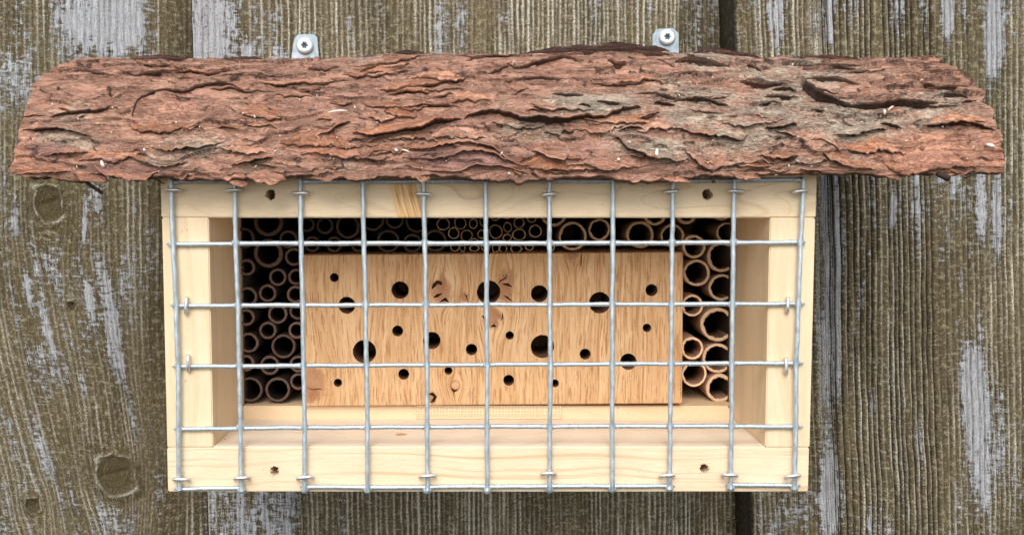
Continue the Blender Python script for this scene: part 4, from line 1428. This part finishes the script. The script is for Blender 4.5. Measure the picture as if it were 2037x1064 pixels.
TR = [  # lower edge traced on the photograph, width up the slope (px), lift (mm)
    ([(263, 153), (308, 153), (338, 145), (365, 136)], 16, 2.2), ([(143, 143), (180, 148), (237, 151)], 12, 1.3),
    ([(259, 231), (271, 205), (320, 185), (357, 192), (417, 175), (451, 172), (489, 190), (538, 188), (586, 188)], 26, 2.2),
    ([(94, 229), (143, 226), (192, 226), (222, 207)], 18, 2.2), ([(41, 259), (94, 259), (124, 259), (162, 267), (195, 280)], 26, 2.4),
    ([(68, 314), (124, 310), (180, 301)], 22, 1.8), ([(30, 348), (83, 346), (143, 338)], 24, 1.4), ([(180, 320), (210, 353), (263, 364), (292, 358), (320, 340)], 34, 2.4),
    ([(233, 306), (293, 327), (323, 335), (376, 320)], 24, 1.8), ([(293, 293), (338, 301), (391, 301), (447, 280)], 22, 2.4), ([(459, 331), (500, 327), (545, 312)], 14, 3.0),
    ([(624, 274), (654, 269), (699, 244)], 20, 2.2), ([(489, 248), (519, 252), (541, 248), (564, 263)], 14, 1.2), ([(487, 352), (515, 366), (545, 372), (568, 356)], 40, 2.6),
    ([(698, 263), (739, 276), (803, 269), (848, 263), (886, 246), (923, 237)], 42, 4.4),
    ([(919, 237), (961, 229), (991, 229), (1028, 241), (1059, 248), (1104, 254), (1149, 244), (1194, 241), (1277, 214)], 34, 5.0),
    ([(784, 289), (833, 301), (886, 293), (938, 288), (980, 297), (1021, 323), (1058, 316)], 22, 1.7), ([(788, 312), (855, 323), (923, 305), (968, 308), (1036, 331), (1089, 327)], 18, 1.6),
    ([(840, 338), (908, 342), (946, 331), (998, 335), (1055, 346)], 16, 1.5), ([(1055, 297), (1092, 323), (1122, 323), (1132, 305)], 26, 3.0), ([(1224, 274), (1246, 301), (1299, 320), (1359, 327)], 30, 3.4),
    ([(1122, 331), (1167, 331), (1213, 342), (1235, 333)], 16, 2.0), ([(1006, 139), (1028, 150), (1074, 143), (1119, 135), (1160, 143)], 16, 2.8), ([(998, 162), (1081, 162), (1149, 165)], 14, 1.6),
    ([(1205, 139), (1224, 148), (1246, 143)], 12, 2.8), ([(773, 207), (795, 216), (840, 214), (919, 207)], 16, 1.7), ([(713, 148), (740, 147), (758, 141)], 10, 1.8), ([(960, 158), (998, 151), (1015, 140)], 10, 1.6),
    ([(1096, 188), (1134, 192), (1164, 188)], 14, 1.7), ([(1258, 184), (1318, 192), (1360, 200)], 16, 1.8), ([(1596, 158), (1600, 180), (1623, 203), (1675, 214), (1695, 208)], 40, 5.0),
    ([(1685, 210), (1728, 216), (1758, 218), (1788, 212), (1833, 216), (1868, 203)], 24, 5.0), ([(1596, 152), (1653, 162), (1712, 164)], 14, 2.4), ([(1850, 196), (1901, 192), (1928, 196)], 10, 2.6),
    ([(1337, 141), (1382, 141), (1453, 143)], 18, 4.4), ([(1337, 203), (1386, 204), (1450, 209)], 26, 2.4), ([(1517, 258), (1547, 264), (1585, 248)], 24, 3.6), ([(1649, 267), (1698, 273), (1735, 269), (1769, 256)], 32, 2.4),
    ([(1337, 257), (1375, 275), (1435, 278), (1476, 284), (1487, 271)], 26, 3.2), ([(1750, 243), (1773, 256), (1795, 256)], 14, 2.2), ([(1826, 250), (1901, 254), (1938, 256), (1984, 267)], 22, 2.8),
    ([(1499, 312), (1547, 323), (1590, 312)], 18, 2.2), ([(1634, 301), (1649, 323), (1698, 338), (1750, 335)], 30, 2.0), ([(1754, 312), (1769, 338), (1799, 354), (1856, 338), (1893, 335), (1953, 331)], 60, 1.8),
    ([(1359, 300), (1390, 330), (1420, 346)], 24, 2.0), ([(1440, 330), (1500, 335), (1545, 325)], 18, 1.8), ([(1560, 130), (1640, 133), (1720, 130)], 12, 2.4), ([(1540, 118), (1600, 122), (1700, 118), (1715, 110)], 12, 3.4),
    ([(1380, 112), (1420, 116), (1500, 112)], 10, 3.6), ([(1830, 140), (1880, 144), (1900, 140)], 10, 1.6), ([(1840, 172), (1880, 178), (1935, 176)], 12, 2.0), ([(1470, 160), (1520, 172), (1570, 165)], 20, 2.2),
    ([(1520, 190), (1560, 200), (1590, 192)], 18, 2.4), ([(600, 165), (650, 170), (700, 160)], 14, 1.4), ([(610, 140), (650, 146), (680, 138)], 12, 1.6), ([(430, 150), (470, 152), (500, 146)], 12, 1.2), ([(350, 158), (390, 156)], 8, 1.0),
    ([(150, 340), (160, 358), (190, 366), (215, 362)], 22, 1.6), ([(820, 180), (870, 182), (930, 176)], 12, 1.2), ([(640, 205), (680, 212), (720, 203)], 12, 1.1), ([(1170, 170), (1230, 176), (1290, 170)], 14, 1.8),
    ([(1240, 122), (1290, 128), (1340, 124)], 12, 2.6)]
for poly, w, lift in TR:
    flake(poly, w, lift * 1.25, thick=0.5 + 0.14 * lift)
# long raised splinter of bark along the ridge
for poly, w, lift in (([(1042, 112), (1080, 109), (1140, 107), (1200, 108), (1270, 111), (1335, 116)], 14, 9.0), ([(255, 114), (300, 113), (350, 111), (400, 115)], 8, 5.0), ([(1375, 110), (1440, 108), (1520, 110)], 8, 6.0), ([(430, 116), (480, 113), (540, 115)], 7, 4.0), ([(1560, 112), (1640, 112), (1715, 114)], 8, 5.0), ([(770, 108), (800, 106), (850, 108)], 7, 4.0)):
    flake(poly, w, lift, thick=1.2, tone=(0.15, 0.0, 1.1))
# broad overlapping plates
r2 = random.Random(12)
for i in range(46):
    cx = r2.uniform(90, 1930)
    cy = 128 + 215 * ((i * 0.618) % 1.0)
    inset = max(0, (250 - cy) * 0.45)
    cx = min(max(cx, 110 + inset), 1910 - inset)
    if 300 < cx < 450 and 190 < cy < 245 or 1770 < cx < 1930 and 255 < cy < 335:
        continue
    L = r2.uniform(70, 190)
    sag, tl = r2.uniform(2, 14), r2.uniform(-9, 9)
    pl = [(cx - L / 2, cy - sag * 0.6 - tl), (cx - L * 0.33, cy + sag * 0.1 - tl * 0.6 + r2.uniform(-4, 4)), (cx - L * 0.1, cy + sag * 0.4 + r2.uniform(-4, 4)), (cx + L * 0.12, cy + sag * 0.3 + r2.uniform(-5, 5)),
          (cx + L * 0.34, cy + sag * 0.1 + tl * 0.6 + r2.uniform(-4, 4)), (cx + L / 2, cy - sag * 0.6 + tl)]
    flake([(x_, min(y_, 359)) for x_, y_ in pl], r2.uniform(26, 56), r2.uniform(1.0, 2.0), thick=r2.uniform(0.4, 0.8), rows=9, step=0.0011, jag=0.9)
# ragged scraps along the lower edge
for i in range(14):
    cx = r2.uniform(40, 1960)
    L = r2.uniform(25, 80)
    yb = float(np.interp(cx, bot_px[:, 0], bot_px[:, 1]))
    d = r2.uniform(-3, 6)
    flake([(cx - L / 2, yb - 5), (cx - L * 0.2, yb + d), (cx + L * 0.2, yb + d * r2.uniform(0.4, 1.2)), (cx + L / 2, yb - 5)], r2.uniform(10, 24), r2.uniform(0.6, 1.6), thick=0.5, rows=6, jag=0.9)
# the many smaller scales
r2 = random.Random(5)
for i in range(85):
    right = r2.random() < 0.62
    cx = r2.uniform(980, 1960) if right else r2.uniform(50, 1000)
    cy = 112 + 238 * r2.random() ** 0.9
    inset = max(0, (250 - cy) * 0.45)
    cx = min(max(cx, 60 + inset), 1960 - inset)
    if 280 < cx < 470 and 190 < cy < 245 or 1770 < cx < 1930 and 265 < cy < 330:
        continue
    L = r2.uniform(24, 62) * (1.0 if r2.random() < 0.8 else 1.7)
    sag = r2.uniform(-2, 9)
    tl = r2.uniform(-6, 6)
    pl = [(cx - L / 2, min(cy - sag * 0.6 - tl, 356)), (cx - L * 0.2, min(cy + sag * 0.3 - tl * 0.3, 358)), (cx + L * 0.18, min(cy + sag * 0.4 + tl * 0.3, 358)), (cx + L / 2, min(cy - sag * 0.6 + tl, 356))]
    flake(pl, r2.uniform(8, 20), r2.uniform(0.7, 2.3) * (1.15 if right else 0.8), thick=r2.uniform(0.3, 0.8), rows=6, step=0.0011, jag=0.7)

# chips, needles and pale specks caught in the bark
kk = NT('pale_chip')
kn = kk.noise(kk.obj(), 400.0, 2.0)
M['chip'] = kk.done(kk.mix(kn, (0.62, 0.50, 0.38), (0.85, 0.80, 0.72)), 0.7)
kk = NT('dark_twig')
M['twig'] = kk.done((0.035, 0.022, 0.015), 0.8)
cm = MB()


def chip(px, py, L, an, r, lift=1.2):
    u, v = pix_to_uv(px, py)
    u2, v2 = pix_to_uv(px + L * math.cos(an), py + L * math.sin(an))
    h0 = float(bark_h(np.array(u * 1000), np.array(v * 1000)))
    pts = [Vector(bark_point(np.array(u + (u2 - u) * t), np.array(v + (v2 - v) * t), max(h0, 0) + lift + 0.5 * math.sin(3 * t))) for t in (0, 0.33, 0.66, 1)]
    vs, qs = sweep(pts, [r * 0.6, r, r, r * 0.5], 6, flat=0.6)
    cm.add(vs, qs)


for px, py, L, an, r in ((654, 228, 38, -0.08, 0.0004), (204, 322, 14, 1.1, 0.0007), (289, 300, 4, 1, 0.0007), (1958, 290, 18, 0.3, 0.0007), (1764, 225, 14, -0.6, 0.0004), (1228, 318, 5, 1.2, 0.0007),
                         (786, 300, 7, 0.5, 0.0006), (800, 300, 18, 0.3, 0.0003), (1012, 345, 5, 1.5, 0.0006), (994, 312, 9, -0.9, 0.0004), (1305, 300, 20, 1.7, 0.0007), (1755, 226, 8, 1.4, 0.0009)):
    chip(px, py, L, an, r)
for i in range(95):
    px = random.uniform(60, 1950)
    py = 130 + 225 * random.random() ** 0.7
    inset = max(0, (250 - py) * 0.45)
    if not 40 + inset < px < 1980 - inset:
        continue
    chip(px, min(py, 352), random.uniform(1.5, 6), random.uniform(0, 6.28), random.uniform(0.0001, 0.00032), random.uniform(0.2, 0.8))
tag(link('wood_chip', cm.mesh('wood_chip'), M['chip'], roof, True), kind='stuff')
tw = MB()
for pts, r in (([(166, 358, -0.014), (185, 372, -0.014), (204, 385, -0.014)], 0.0007), ([(1418, 350, -0.0155), (1420, 364, -0.0155)], 0.0008), ([(310, 357, -0.012), (326, 366, -0.006)], 0.0003),
               ([(1865, 345, -0.02), (1880, 352, -0.02), (1888, 356, -0.02)], 0.0012), ([(1918, 355, -0.02), (1945, 343, -0.02)], 0.0004)):
    vs, qs = sweep([P(*p) for p in pts], r, 6)
    tw.add(vs, qs)
tag(link('twig', tw.mesh('twig'), M['twig'], roof, True), kind='stuff')
